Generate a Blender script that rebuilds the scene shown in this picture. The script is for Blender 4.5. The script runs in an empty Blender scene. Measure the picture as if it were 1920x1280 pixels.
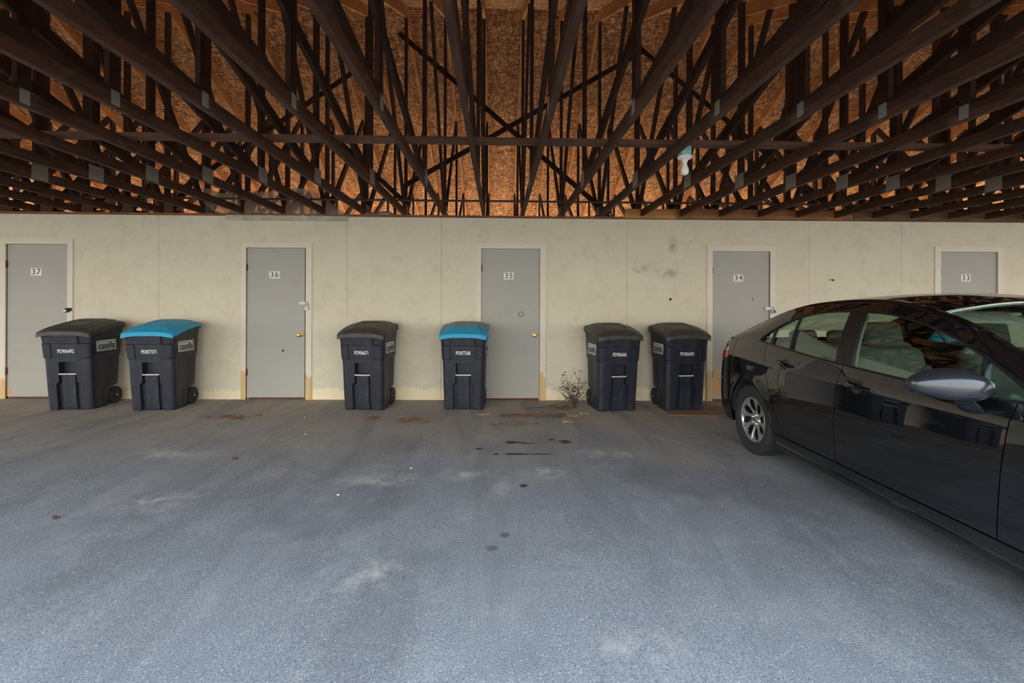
import bpy, bmesh, math, random
from mathutils import Vector, Matrix
random.seed(7)
PI = math.pi
SC = bpy.context.scene
COL = SC.collection

# ------------------------------------------------------------------ camera
F = 853.0
HC = 1.38
THETA = math.radians(1.68)
ROLL = math.radians(0.2)
RC = Matrix.Rotation(-THETA, 3, 'Z') @ Matrix.Rotation(PI / 2, 3, 'X') @ Matrix.Rotation(ROLL, 3, 'Z')
cam_d = bpy.data.cameras.new('camera')
cam = bpy.data.objects.new('camera', cam_d)
COL.objects.link(cam)
cam.location = (0, 0, HC)
cam.rotation_euler = RC.to_euler()
cam_d.sensor_width = 36
cam_d.lens = F / 1920 * 36
cam_d.shift_y = -72 / 1920
cam_d.clip_start = 0.05
cam_d.clip_end = 500
SC.camera = cam

def ray(px, py):
    return RC @ Vector(((px - 960) / F, -(py - 568) / F, -1))
def atY(px, py, Y):
    d = ray(px, py); k = Y / d.y
    return Vector((0, 0, HC)) + d * k
def gz(x):
    return -0.006 * max(-14, min(14, x))
def atG(px, py):
    d = ray(px, py); k = 1.0
    for _ in range(6):
        k = (HC - gz(d.x * k)) / -d.z
    return Vector((d.x * k, d.y * k, gz(d.x * k)))

YW = 6.47          # front face of the store wall
ZC = 2.62          # underside of the bottom chords
YR = 6.62          # ridge
ZR = 5.50          # underside of the top chords at the ridge
SL = 0.49

# ------------------------------------------------------------------ materials
class NT:
    def __init__(s, name):
        s.m = bpy.data.materials.new(name); s.m.use_nodes = True
        s.t = s.m.node_tree; s.n = s.t.nodes; s.l = s.t.links
        s.b = s.n['Principled BSDF']; s.out = s.n['Material Output']
    def nd(s, t, **k):
        n = s.n.new(t)
        for a, v in k.items(): setattr(n, a, v)
        return n
    def put(s, sock, v):
        if isinstance(v, bpy.types.NodeSocket): s.l.new(v, sock)
        elif v is not None:
            try: sock.default_value = v
            except Exception: sock.default_value = (v[0], v[1], v[2], 1)
    def coord(s, kind='Object', scale=(1, 1, 1), loc=(0, 0, 0)):
        if kind == 'World':
            o = s.nd('ShaderNodeNewGeometry').outputs['Position']
        else:
            o = s.nd('ShaderNodeTexCoord').outputs[kind]
        mp = s.nd('ShaderNodeMapping')
        s.l.new(o, mp.inputs['Vector'])
        mp.inputs['Scale'].default_value = scale; mp.inputs['Location'].default_value = loc
        return mp.outputs[0]
    def noise(s, vec, scale, detail=4, rough=0.55, dist=0.0):
        n = s.nd('ShaderNodeTexNoise'); s.l.new(vec, n.inputs['Vector'])
        n.inputs['Scale'].default_value = scale; n.inputs['Detail'].default_value = detail
        n.inputs['Roughness'].default_value = rough; n.inputs['Distortion'].default_value = dist
        return n.outputs['Fac']
    def vor(s, vec, scale, out='Distance'):
        n = s.nd('ShaderNodeTexVoronoi'); s.l.new(vec, n.inputs['Vector'])
        n.inputs['Scale'].default_value = scale
        return n.outputs[out]
    def ramp(s, v, stops, mode='LINEAR'):
        r = s.nd('ShaderNodeValToRGB'); s.l.new(v, r.inputs['Fac'])
        cr = r.color_ramp; cr.interpolation = mode
        while len(cr.elements) < len(stops): cr.elements.new(0.5)
        for e, (p, c) in zip(cr.elements, stops):
            e.position = p
            e.color = (c, c, c, 1) if isinstance(c, (int, float)) else (c[0], c[1], c[2], 1)
        return r.outputs['Color']
    def mix(s, f, a, b, mode='MIX'):
        n = s.nd('ShaderNodeMixRGB', blend_type=mode)
        s.put(n.inputs[0], f); s.put(n.inputs[1], a); s.put(n.inputs[2], b)
        return n.outputs[0]
    def math(s, op, a, b=None, clamp=False):
        n = s.nd('ShaderNodeMath', operation=op); n.use_clamp = clamp
        s.put(n.inputs[0], a)
        if b is not None: s.put(n.inputs[1], b)
        return n.outputs[0]
    def sep(s, v):
        n = s.nd('ShaderNodeSeparateXYZ'); s.l.new(v, n.inputs[0]); return n.outputs
    def blob(s, vec, c, r):
        """1 inside an ellipsoid, falling to 0 at its edge"""
        a = s.nd('ShaderNodeVectorMath', operation='SUBTRACT'); s.l.new(vec, a.inputs[0]); a.inputs[1].default_value = c
        b = s.nd('ShaderNodeVectorMath', operation='DIVIDE'); s.l.new(a.outputs[0], b.inputs[0]); b.inputs[1].default_value = r
        l = s.nd('ShaderNodeVectorMath', operation='LENGTH'); s.l.new(b.outputs[0], l.inputs[0])
        return s.math('SUBTRACT', 1.0, l.outputs['Value'], True)
    def bump(s, h, strength=0.3, dist=0.01):
        n = s.nd('ShaderNodeBump'); s.l.new(h, n.inputs['Height'])
        n.inputs['Strength'].default_value = strength; n.inputs['Distance'].default_value = dist
        s.l.new(n.outputs[0], s.b.inputs['Normal'])
    def set(s, color=None, rough=0.5, metal=0.0, spec=None, coat=None):
        s.put(s.b.inputs['Base Color'], color); s.put(s.b.inputs['Roughness'], rough); s.put(s.b.inputs['Metallic'], metal)
        if spec is not None: s.b.inputs['Specular IOR Level'].default_value = spec
        if coat is not None:
            s.b.inputs['Coat Weight'].default_value = coat; s.b.inputs['Coat Roughness'].default_value = 0.02
        return s.m

def plain(name, c, rough=0.5, metal=0.0, var=0.12, scale=20, spec=None, coat=None):
    k = NT(name)
    v = k.noise(k.coord('Object'), scale, 5)
    col = k.mix(v, tuple(x * (1 - var) for x in c), tuple(min(1, x * (1 + var)) for x in c))
    return k.set(col, rough, metal, spec, coat)

M = {}
def mk_asphalt():
    k = NT('asphalt'); w = k.coord('World')
    big = k.noise(w, 0.55, 4, 0.6, 0.6)
    mid = k.noise(w, 2.3, 5, 0.62, 0.4)
    fine = k.noise(w, 130, 3, 0.7)
    grit = k.vor(w, 190, 'Color')
    g = k.nd('ShaderNodeSeparateColor'); k.l.new(grit, g.inputs[0])
    base = k.mix(k.ramp(big, [(0.3, 0), (0.72, 1)]), (0.225, 0.250, 0.290), (0.330, 0.360, 0.405))
    base = k.mix(k.ramp(mid, [(0.52, 0), (0.74, 0.55)]), base, (0.46, 0.475, 0.49))
    base = k.mix(k.ramp(k.noise(w, 0.9, 3, 0.5, 1.2), [(0.52, 0), (0.66, 0.5)]), base, (0.165, 0.18, 0.205))
    # dirt swept up against the wall
    y = k.sep(w)[1]
    ny = k.math('ADD', y, k.math('MULTIPLY', k.math('SUBTRACT', k.noise(w, 0.8, 4), 0.5), 2.6))
    dirt = k.ramp(k.math('MULTIPLY', k.math('SUBTRACT', ny, 3.5), 0.42, True), [(0, 0), (1, 0.85)])
    base = k.mix(dirt, base, (0.520, 0.440, 0.345))
    base = k.mix(k.ramp(k.noise(k.coord('World', (1.9, .32, 1)), 1.6, 5, 0.65, 0.8), [(0.46, 0), (0.66, 0.55)]), base, (0.175, 0.19, 0.215))
    base = k.mix(k.ramp(k.noise(k.coord('World', (1, .8, 1)), 6.0, 5, 0.7), [(0.55, 0), (0.75, 0.4)]), base, (0.42, 0.44, 0.46))
    base = k.mix(k.ramp(fine, [(0.36, 0.75), (0.56, 0)]), base, (0.10, 0.108, 0.12))
    base = k.mix(k.ramp(g.outputs[0], [(0.955, 0), (0.985, 0.40)]), base, (0.66, 0.68, 0.70))
    # oil stains and pale spills, each where it lies
    nz = k.noise(w, 14, 3)
    nz2 = k.noise(w, 5.5, 6, 0.7, 0.5)
    def stain(px, py, rx, ry, c, gain):
        nonlocal base
        p = atG(px, py)
        b = k.blob(w, (p.x, p.y, p.z), (rx, ry, 1.0))
        f = k.math('MULTIPLY', k.math('SUBTRACT', k.math('ADD', b, k.math('MULTIPLY', nz, 0.9)), 0.70), gain, True)
        f = k.math('MULTIPLY', f, k.ramp(b, [(0, 0), (0.12, 1)]))
        if gain < 2: f = k.math('MULTIPLY', f, k.ramp(nz2, [(0.40, 0), (0.62, 1)]))
        base = k.mix(f, base, c)
    oil = (0.060, 0.057, 0.055)
    for a in ((962, 829, .14, .07), (990, 831, .16, .035), (1060, 828, .10, .10), (1033, 824, .06, .05), (968, 851, .19, .045), (1013, 851, .17, .03), (930, 851, .05, .04), (898, 841, .06, .05), (982, 910, .05, .05), (922, 1027, .06, .06), (947, 1003, .05, .05)):
        stain(*a, oil if a[1] < 950 else (0.13, 0.13, 0.135), 3.0)
    pale = (0.60, 0.59, 0.56)
    for a in ((1018, 887, .30, .22), (700, 900, .5, .3), (870, 890, .35, .2), (1140, 850, .5, .25), (690, 1075, .35, .22), (330, 850, .6, .25), (940, 910, .12, .3), (1200, 1210, .35, .16), (290, 940, .5, .3)):
        stain(*a, pale, 0.9)
    yy = k.math('ABSOLUTE', k.math('SUBTRACT', y, YR))
    base = k.mix(k.ramp(k.math('MULTIPLY', k.math('SUBTRACT', yy, 8.2), 1.0, True), [(0, 0), (0.3, 1)]), base, (0.20, 0.19, 0.17))  # unseen ground outside the eaves, toned down to limit bounce into the roof
    base = k.mix(k.math('GREATER_THAN', y, 8.6), base, (0.74, 0.66, 0.54))  # unseen ground behind the store rooms, made pale to bounce light onto the deck
    k.bump(k.math('ADD', fine, k.math('MULTIPLY', mid, 0.5)), 0.45, 0.006)
    return k.set(base, 0.88, 0, 0.25)
M['asphalt'] = mk_asphalt()

CREAM = (0.600, 0.560, 0.435)
def mk_wall():
    k = NT('painted_plywood_siding'); w = k.coord('World')
    n1 = k.noise(w, 1.4, 5, 0.6); n2 = k.noise(w, 26, 4, 0.65)
    wv = k.coord('World', (6, 1, 40))
    grain = k.noise(wv, 1.0, 5, 0.7)
    base = k.mix(n1, (0.635, 0.580, 0.445), (0.715, 0.665, 0.520))
    base = k.mix(k.ramp(n2, [(0.58, 0), (0.78, 0.38)]), base, (0.40, 0.362, 0.275))
    base = k.mix(k.ramp(k.noise(w, 5.5, 5, 0.68, 0.4), [(0.48, 0), (0.72, 0.35)]), base, (0.455, 0.41, 0.305))
    base = k.mix(k.ramp(grain, [(0.62, 0), (0.78, 0.25)]), base, (0.44, 0.41, 0.32))
    # smudges
    for (px, py, rx, rz) in ((1250, 513, .22, .10), (1205, 505, .18, .08), (1262, 460, .09, .16), (1225, 620, .2, .1)):
        p = atY(px, py, YW)
        b = k.blob(w, tuple(p), (rx, 1, rz))
        f = k.math('MULTIPLY', b, k.ramp(k.noise(w, 9, 4), [(0.36, 0), (0.62, 0.9)]))
        base = k.mix(f, base, (0.26, 0.235, 0.185))
    # paint worn off along the foot of the wall
    z = k.sep(w)[2]
    h = k.math('ADD', z, k.math('MULTIPLY', k.noise(k.coord('World', (1, 1, .25)), 7, 5, 0.7), -0.31))
    f = k.ramp(h, [(0.0, 1.0), (0.02, 0.0)])
    base = k.mix(k.math('MULTIPLY', f, 0.9), base, k.mix(k.noise(w, 15, 4), (0.78, 0.66, 0.42), (0.90, 0.80, 0.56)))
    k.bump(k.math('ADD', n2, grain), 0.25, 0.004)
    return k.set(base, 0.75, 0, 0.3)
M['wall'] = mk_wall()

def mk_trim():
    k = NT('door_frame_paint'); w = k.coord('World')
    base = k.mix(k.noise(w, 3, 4), (0.670, 0.620, 0.490), (0.735, 0.685, 0.550))
    h = k.math('ADD', k.sep(w)[2], k.math('MULTIPLY', k.noise(k.coord('World', (1, 1, .3)), 5, 4, 0.7), -0.75))
    f = k.ramp(h, [(0.0, 1.0), (0.025, 0.0)])
    base = k.mix(f, base, k.mix(k.noise(k.coord('World', (30, 30, 2)), 1, 4), (0.50, 0.31, 0.13), (0.74, 0.56, 0.30)))
    k.bump(k.noise(k.coord('World', (40, 40, 3)), 1, 4), 0.15, 0.003)
    return k.set(base, 0.6, 0, 0.35)
M['trim'] = mk_trim()

def mk_door(name, peel=None):
    k = NT(name); w = k.coord('World')
    base = k.mix(k.noise(w, 2.2, 5, 0.6), (0.350, 0.345, 0.305), (0.420, 0.412, 0.368))
    base = k.mix(k.ramp(k.noise(w, 3.4, 4, 0.6, 0.5), [(0.60, 0), (0.78, 0.5)]), base, (0.27, 0.268, 0.245))
    base = k.mix(k.ramp(k.noise(w, 40, 3), [(0.66, 0), (0.76, 0.4)]), base, (0.30, 0.30, 0.28))
    if peel:
        for (c, r, g) in peel:
            b = k.blob(w, c, r)
            n = k.noise(k.coord('World', (12, 12, 3.5)), 1, 5, 0.7)
            f = k.math('MULTIPLY', k.math('SUBTRACT', k.math('ADD', k.math('MULTIPLY', b, g), n), 1.02), 14, True)
            wood = k.mix(k.noise(k.coord('World', (60, 60, 4)), 1, 4), (0.46, 0.20, 0.055), (0.72, 0.46, 0.20))
            base = k.mix(f, base, wood)
    k.bump(k.noise(w, 60, 3), 0.08, 0.002)
    return k.set(base, 0.55, 0, 0.4)
M['door'] = mk_door('grey_door_paint')

def mk_wood(name, dark, light, scale=(3, 45, 45), rough=0.75, dust=None):
    k = NT(name); g = k.coord('Object', scale)
    n = k.noise(g, 1.0, 5, 0.65, 0.6)
    base = k.mix(k.ramp(n, [(0.3, 0), (0.7, 1)]), dark, light)
    base = k.mix(k.ramp(k.noise(k.coord('Object'), 2.1, 4), [(0.45, 0), (0.7, 0.6)]), base, tuple(x * 0.55 for x in dark))
    if dust:
        base = k.mix(k.ramp(k.noise(k.coord('Object'), 5, 5, 0.7), [(0.58, 0), (0.72, 0.5)]), base, dust)
    k.bump(n, 0.3, 0.004)
    return k.set(base, rough, 0, 0.3)
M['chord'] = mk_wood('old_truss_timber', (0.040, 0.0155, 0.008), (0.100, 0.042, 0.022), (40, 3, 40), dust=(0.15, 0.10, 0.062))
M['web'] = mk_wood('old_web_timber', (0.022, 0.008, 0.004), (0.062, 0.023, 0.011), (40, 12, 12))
M['rafter'] = mk_wood('lit_rafter_timber', (0.34, 0.130, 0.042), (0.60, 0.275, 0.095), (40, 3, 10))  # top chords coloured lighter, painting in the light caught on their undersides
M['brace'] = mk_wood('brace_timber', (0.085, 0.037, 0.021), (0.19, 0.092, 0.054), (3, 45, 45), dust=(0.2, 0.15, 0.11))
M['plate_wood'] = mk_wood('wall_plate_timber', (0.16, 0.062, 0.026), (0.31, 0.125, 0.052), (3, 45, 45))
M['pine'] = mk_wood('fresh_pine', (0.42, 0.185, 0.052), (0.60, 0.30, 0.095), (3, 40, 40))
M['oldboard'] = mk_wood('reddish_board', (0.22, 0.088, 0.036), (0.36, 0.155, 0.064), (3, 40, 40))
M['bark'] = mk_wood('weathered_board', (0.050, 0.030, 0.016), (0.22, 0.125, 0.055), (4, 60, 60))
M['batten'] = mk_wood('grimy_batten', (0.42, 0.385, 0.29), (0.60, 0.56, 0.44), (6, 30, 30), dust=(0.06, 0.055, 0.045))

def mk_osb():
    k = NT('strand_board')
    w = k.coord('World')
    parts = []
    n0 = k.noise(w, 5, 3)
    v1 = k.vor(k.coord('World', (14, 55, 55)), 1, 'Color')
    v2 = k.vor(k.coord('World', (45, 16, 16), (3.1, 1.7, 0)), 1, 'Color')
    def bw(c):
        s = k.nd('ShaderNodeSeparateColor'); k.l.new(c, s.inputs[0]); return s.outputs[0]
    m = k.math('MULTIPLY', k.math('ADD', bw(v1), bw(v2)), 0.5)
    base = k.ramp(m, [(0.10, (0.08, 0.030, 0.012)), (0.45, (0.31, 0.132, 0.050)), (0.72, (0.49, 0.240, 0.098)), (0.95, (0.74, 0.46, 0.24))])
    base = k.mix(k.ramp(k.noise(k.coord('World', (30, 42, 42)), 1, 3, 0.7), [(0.62, 0), (0.72, 0.85)]), base, (0.105, 0.042, 0.018))
    base = k.mix(k.ramp(n0, [(0.35, 0.35), (0.6, 0)]), base, (0.34, 0.13, 0.05))
    # panel joints run along the roof every 1.2 m
    y = k.sep(w)[1]
    f = k.math('FRACT', k.math('DIVIDE', k.math('SUBTRACT', y, YR + 0.03), 1.09))
    f = k.math('LESS_THAN', f, 0.006)
    base = k.mix(f, base, (0.05, 0.02, 0.01))
    k.bump(m, 0.25, 0.003)
    return k.set(base, 0.8, 0, 0.25)
M['osb'] = mk_osb()

def mk_bin(name, c, c2, dusty=0.5):
    k = NT(name); o = k.coord('Object')
    z = k.sep(o)[2]
    base = k.mix(k.noise(o, 6, 4), c, c2)
    d = k.ramp(k.noise(k.coord('Object', (1, 1, .35)), 11, 5, 0.7), [(0.50, 0), (0.75, dusty)])
    base = k.mix(d, base, (0.058, 0.058, 0.060))
    sc = k.ramp(k.noise(k.coord('Object', (2, 2, 1)), 22, 2, 0.5, 2.0), [(0.70, 0), (0.74, 0.6)])
    base = k.mix(sc, base, (0.20, 0.21, 0.23))
    k.bump(k.noise(o, 160, 2), 0.12, 0.002)
    return k.set(base, 0.48, 0, 0.45)
M['bin_body'] = mk_bin('navy_plastic', (0.0085, 0.0115, 0.021), (0.014, 0.018, 0.031))
M['lid_black'] = mk_bin('dusty_black_plastic', (0.022, 0.020, 0.016), (0.060, 0.054, 0.042), 0.9)
def mk_blue(name, film):
    k = NT(name); o = k.coord('Object')
    base = k.mix(k.noise(o, 5, 4), (0.004, 0.270, 0.480), (0.010, 0.360, 0.590))
    y = k.sep(o)[1]
    n = k.noise(o, 5, 5, 0.7)
    f = k.math('MULTIPLY', k.math('SUBTRACT', k.math('ADD', k.math('MULTIPLY', y, 1.1), n), 0.62 - film), 4.5, True)
    base = k.mix(k.math('MULTIPLY', f, 0.86), base, (0.185, 0.170, 0.130))
    return k.set(base, 0.45, 0, 0.45)
M['lid_blue'] = mk_blue('blue_plastic', 0.03)
M['lid_blue_dusty'] = mk_blue('blue_plastic_under_dust', 0.30)
M['white_paint'] = plain('white_print', (0.78, 0.78, 0.76), 0.6)
M['bar'] = plain('pale_metal_bar', (0.62, 0.60, 0.55), 0.45, 0.2)
M['sticker'] = plain('pale_sticker', (0.55, 0.56, 0.54), 0.5)
M['ink'] = plain('black_ink', (0.012, 0.012, 0.012), 0.6)
M['rubber'] = plain('black_rubber', (0.016, 0.016, 0.017), 0.75, var=0.3)
M['steel_cap'] = plain('zinc_hub_cap', (0.45, 0.45, 0.44), 0.4, 0.7)
M['tyre'] = plain('tyre_rubber', (0.020, 0.021, 0.023), 0.8, var=0.35, scale=30)
M['hubcap'] = plain('silver_hubcap', (0.42, 0.43, 0.44), 0.32, 0.75, var=0.08)
M['dark_metal'] = plain('dark_steel', (0.03, 0.03, 0.033), 0.5, 0.6)
M['chrome'] = plain('chromed_metal', (0.65, 0.65, 0.66), 0.18, 1.0, var=0.03)
M['brass'] = plain('brass', (0.62, 0.42, 0.13), 0.28, 1.0)
M['rust'] = plain('rusty_steel', (0.15, 0.055, 0.025), 0.8, 0.2, var=0.5, scale=60)
M['zinc'] = plain('galvanised_steel', (0.50, 0.51, 0.50), 0.5, 0.5, var=0.25, scale=70)
M['gusset'] = plain('galvanised_plate', (0.25, 0.235, 0.20), 0.65, 0.2, var=0.3, scale=90)
M['conduit'] = plain('dull_conduit', (0.075, 0.055, 0.045), 0.6, 0.3)
M['teal'] = plain('teal_plastic', (0.17, 0.42, 0.36), 0.5)
M['porcelain'] = plain('porcelain', (0.78, 0.70, 0.62), 0.3)
M['bulb'] = plain('white_bulb_glass', (0.82, 0.78, 0.70), 0.25, var=0.03)
M['hole'] = plain('dark_hole', (0.015, 0.012, 0.010), 0.9)
M['scuff'] = plain('grey_scuff', (0.20, 0.19, 0.18), 0.8)
M['cardboard'] = plain('brown_cardboard', (0.26, 0.15, 0.085), 0.85, var=0.3, scale=9)
M['leaf'] = plain('dry_leaf', (0.42, 0.29, 0.14), 0.85, var=0.4, scale=25)
M['straw'] = plain('dry_straw', (0.20, 0.115, 0.065), 0.85, var=0.4, scale=15)
M['weed'] = plain('dry_weed', (0.075, 0.050, 0.035), 0.85, var=0.4, scale=15)
M['wire_blue'] = plain('blue_wire', (0.08, 0.14, 0.20), 0.5)
M['wire_grey'] = plain('grey_wire', (0.22, 0.22, 0.23), 0.5)
M['cloth'] = plain('grey_cloth', (0.26, 0.25, 0.20), 0.9, var=0.35, scale=22)
M['pink'] = plain('pinkish_board', (0.52, 0.33, 0.28), 0.8, var=0.2, scale=8)
M['fabric'] = plain('dark_grey_fabric', (0.13, 0.145, 0.135), 0.9, var=0.25, scale=80)
M['interior'] = plain('black_cabin_plastic', (0.030, 0.031, 0.032), 0.7)
M['liner'] = plain('pale_headliner', (0.42, 0.42, 0.38), 0.9)
M['taillight'] = plain('red_lens', (0.55, 0.012, 0.012), 0.12, var=0.1, coat=1)
M['taillight_clear'] = plain('pinkish_clear_lens', (0.50, 0.26, 0.24), 0.12, var=0.1, coat=1)
M['headlight'] = plain('headlamp_lens', (0.55, 0.57, 0.6), 0.1, coat=1)
M['trim_black'] = plain('satin_black_trim', (0.012, 0.012, 0.013), 0.35)
M['mirror_glass'] = plain('mirror_silver', (0.8, 0.8, 0.82), 0.03, 1.0, var=0.01)
def mk_paint():
    k = NT('black_car_paint'); o = k.coord('Object')
    c = k.mix(k.noise(o, 900, 2), (0.0025, 0.003, 0.004), (0.006, 0.0075, 0.010))
    dust = k.ramp(k.noise(k.coord('Object', (1, 1, 2)), 3, 5, 0.7), [(0.4, 0.02), (0.8, 0.06)])
    k.set(c, 0.4, 0.0, 0.0, 1.0)
    k.put(k.b.inputs['Coat Roughness'], k.math('MULTIPLY', dust, 0.35))
    k.b.inputs['Coat IOR'].default_value = 1.85
    return k.m
M['paint'] = mk_paint()
M['mirror_shell'] = plain('dusty_black_paint', (0.030, 0.036, 0.046), 0.24, 0.45, var=0.2, scale=60, coat=0.5)
def mk_glass(name, tint):
    k = NT(name)
    tr = k.nd('ShaderNodeBsdfTransparent'); tr.inputs[0].default_value = (*tint, 1)
    gl = k.nd('ShaderNodeBsdfGlossy'); gl.inputs['Roughness'].default_value = 0.02
    gl.inputs['Color'].default_value = (0.9, 0.95, 0.95, 1)
    fr = k.nd('ShaderNodeFresnel'); fr.inputs['IOR'].default_value = 1.52
    f2 = k.math('ADD', k.math('MULTIPLY', fr.outputs[0], 0.36, True), k.math('MULTIPLY', k.noise(k.coord('Object'), 3, 3), 0.02))
    mx = k.nd('ShaderNodeMixShader')
    k.l.new(f2, mx.inputs[0]); k.l.new(tr.outputs[0], mx.inputs[1]); k.l.new(gl.outputs[0], mx.inputs[2])
    k.l.new(mx.outputs[0], k.out.inputs['Surface']); k.n.remove(k.b)
    return k.m
M['glass'] = mk_glass('greenish_car_glass', (0.80, 0.88, 0.83))
def mk_net():
    k = NT('thin_netting'); o = k.coord('Object')
    df = k.nd('ShaderNodeBsdfDiffuse'); df.inputs[0].default_value = (0.62, 0.56, 0.46, 1)
    tr = k.nd('ShaderNodeBsdfTransparent')
    mx = k.nd('ShaderNodeMixShader')
    f = k.ramp(k.noise(o, 2.5, 3, 0.5), [(0.3, 0.32), (0.7, 0.46)])
    tl = k.nd('ShaderNodeBsdfTranslucent'); tl.inputs[0].default_value = (0.62, 0.54, 0.42, 1)
    m2 = k.nd('ShaderNodeMixShader'); m2.inputs[0].default_value = 0.5
    k.l.new(df.outputs[0], m2.inputs[1]); k.l.new(tl.outputs[0], m2.inputs[2])
    k.l.new(f, mx.inputs[0]); k.l.new(tr.outputs[0], mx.inputs[1]); k.l.new(m2.outputs[0], mx.inputs[2])
    k.l.new(mx.outputs[0], k.out.inputs['Surface']); k.n.remove(k.b)
    return k.m
M['net'] = mk_net()

# ------------------------------------------------------------------ mesh helpers
class MB:
    def __init__(s): s.v = []; s.f = []; s.mi = []; s.cur = 0
    def add(s, vs, fs):
        o = len(s.v); s.v += [tuple(p) for p in vs]
        s.f += [tuple(i + o for i in f) for f in fs]; s.mi += [s.cur] * len(fs)
        return s
    def box(s, x0, x1, y0, y1, z0, z1):
        vs = [(x, y, z) for z in (z0, z1) for y in (y0, y1) for x in (x0, x1)]
        return s.add(vs, [(0, 2, 3, 1), (4, 5, 7, 6), (0, 1, 5, 4), (2, 6, 7, 3), (0, 4, 6, 2), (1, 3, 7, 5)])
    def bar(s, a, b, w, h, side=(1, 0, 0)):
        """w across `side`, h across the third axis"""
        a = Vector(a); b = Vector(b); d = (b - a).normalized()
        x = Vector(side); x = (x - d * x.dot(d)).normalized(); y = d.cross(x)
        vs = []
        for p in (a, b):
            for (i, j) in ((-1, -1), (1, -1), (1, 1), (-1, 1)):
                vs.append(p + x * (i * w / 2) + y * (j * h / 2))
        return s.add(vs, [(3, 2, 1, 0), (4, 5, 6, 7), (0, 1, 5, 4), (1, 2, 6, 5), (2, 3, 7, 6), (3, 0, 4, 7)])
    def tube(s, pts, r, n=10, cap=True, closed=False):
        pts = [Vector(p) for p in pts]; N = len(pts); vs = []; fs = []
        ref = Vector((0, 0, 1))
        for i, p in enumerate(pts):
            if closed: d = pts[(i + 1) % N] - pts[i - 1]
            else: d = pts[min(i + 1, N - 1)] - pts[max(i - 1, 0)]
            d = d.normalized()
            q = ref if abs(d.dot(ref)) < 0.95 else Vector((0, 1, 0))
            x = d.cross(q).normalized(); y = d.cross(x)
            rr = r[i] if isinstance(r, (list, tuple)) else r
            for k in range(n):
                a = 2 * PI * k / n
                vs.append(p + x * math.cos(a) * rr + y * math.sin(a) * rr)
        for i in range(N if closed else N - 1):
            j = (i + 1) % N
            for k in range(n):
                fs.append((i * n + k, i * n + (k + 1) % n, j * n + (k + 1) % n, j * n + k))
        if cap and not closed:
            fs.append(tuple(range(n))[::-1]); fs.append(tuple((N - 1) * n + k for k in range(n)))
        return s.add(vs, fs)
    def lathe(s, prof, n=32, c=(0, 0, 0), axis='Z'):
        """prof: (radius, height) pairs"""
        vs = []; fs = []
        for (r, h) in prof:
            for k in range(n):
                a = 2 * PI * k / n; x, y = r * math.cos(a), r * math.sin(a)
                p = (x, y, h) if axis == 'Z' else ((x, h, y) if axis == 'Y' else (h, x, y))
                vs.append((p[0] + c[0], p[1] + c[1], p[2] + c[2]))
        for i in range(len(prof) - 1):
            for k in range(n):
                fs.append((i * n + k, i * n + (k + 1) % n, (i + 1) * n + (k + 1) % n, (i + 1) * n + k))
        fs.append(tuple(range(n))[::-1]); fs.append(tuple((len(prof) - 1) * n + k for k in range(n)))
        return s.add(vs, fs)
    def loft(s, rings, cap=True):
        n = len(rings[0]); vs = [p for r in rings for p in r]; fs = []
        for i in range(len(rings) - 1):
            for k in range(n):
                fs.append((i * n + k, i * n + (k + 1) % n, (i + 1) * n + (k + 1) % n, (i + 1) * n + k))
        if cap:
            fs.append(tuple(range(n))[::-1]); fs.append(tuple((len(rings) - 1) * n + k for k in range(n)))
        return s.add(vs, fs)
    def grid(s, P):
        """P[i][j] points"""
        m = len(P[0]); vs = [p for r in P for p in r]; fs = []
        for i in range(len(P) - 1):
            for j in range(m - 1):
                fs.append((i * m + j, i * m + j + 1, (i + 1) * m + j + 1, (i + 1) * m + j))
        return s.add(vs, fs)
    def slab(s, P, off):
        """a sheet P given thickness by the offset function off(p, i, j)"""
        n, m = len(P), len(P[0])
        Q = [[Vector(P[i][j]) + Vector(off(P[i][j], i, j)) for j in range(m)] for i in range(n)]
        vs = [p for r in P for p in r] + [p for r in Q for p in r]
        o = n * m; fs = []
        for i in range(n - 1):
            for j in range(m - 1):
                a, b, c, d = i * m + j, i * m + j + 1, (i + 1) * m + j + 1, (i + 1) * m + j
                fs.append((a, b, c, d)); fs.append((d + o, c + o, b + o, a + o))
        for i in range(n - 1):
            a, b = i * m, (i + 1) * m; fs.append((a, b, b + o, a + o))
            a, b = i * m + m - 1, (i + 1) * m + m - 1; fs.append((b, a, a + o, b + o))
        for j in range(m - 1):
            a, b = j, j + 1; fs.append((b, a, a + o, b + o))
            a, b = (n - 1) * m + j, (n - 1) * m + j + 1; fs.append((a, b, b + o, a + o))
        return s.add(vs, fs)
    def rbox(s, c, size, r, seg=3, rot=None):
        bm = bmesh.new(); bmesh.ops.create_cube(bm, size=1)
        for v in bm.verts: v.co = Vector((v.co.x * size[0], v.co.y * size[1], v.co.z * size[2]))
        bmesh.ops.bevel(bm, geom=bm.edges[:], offset=r, segments=seg, profile=0.5, affect='EDGES')
        bm.verts.index_update()
        R = rot or Matrix.Identity(3)
        vs = [R @ v.co + Vector(c) for v in bm.verts]; fs = [tuple(v.index for v in f.verts) for f in bm.faces]
        bm.free()
        return s.add(vs, fs)
    def mesh(s, name, mats, smooth=True, ang=35, fix=True):
        me = bpy.data.meshes.new(name); me.from_pydata(s.v, [], s.f)
        if not isinstance(mats, (list, tuple)): mats = [mats]
        for m in mats: me.materials.append(m)
        if len(mats) > 1: me.polygons.foreach_set('material_index', s.mi)
        if fix:
            bm = bmesh.new(); bm.from_mesh(me)
            bmesh.ops.recalc_face_normals(bm, faces=bm.faces[:]); bm.to_mesh(me); bm.free()
        if smooth:
            me.shade_smooth(); me.set_sharp_from_angle(angle=math.radians(ang))
        me.update()
        return me
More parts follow.
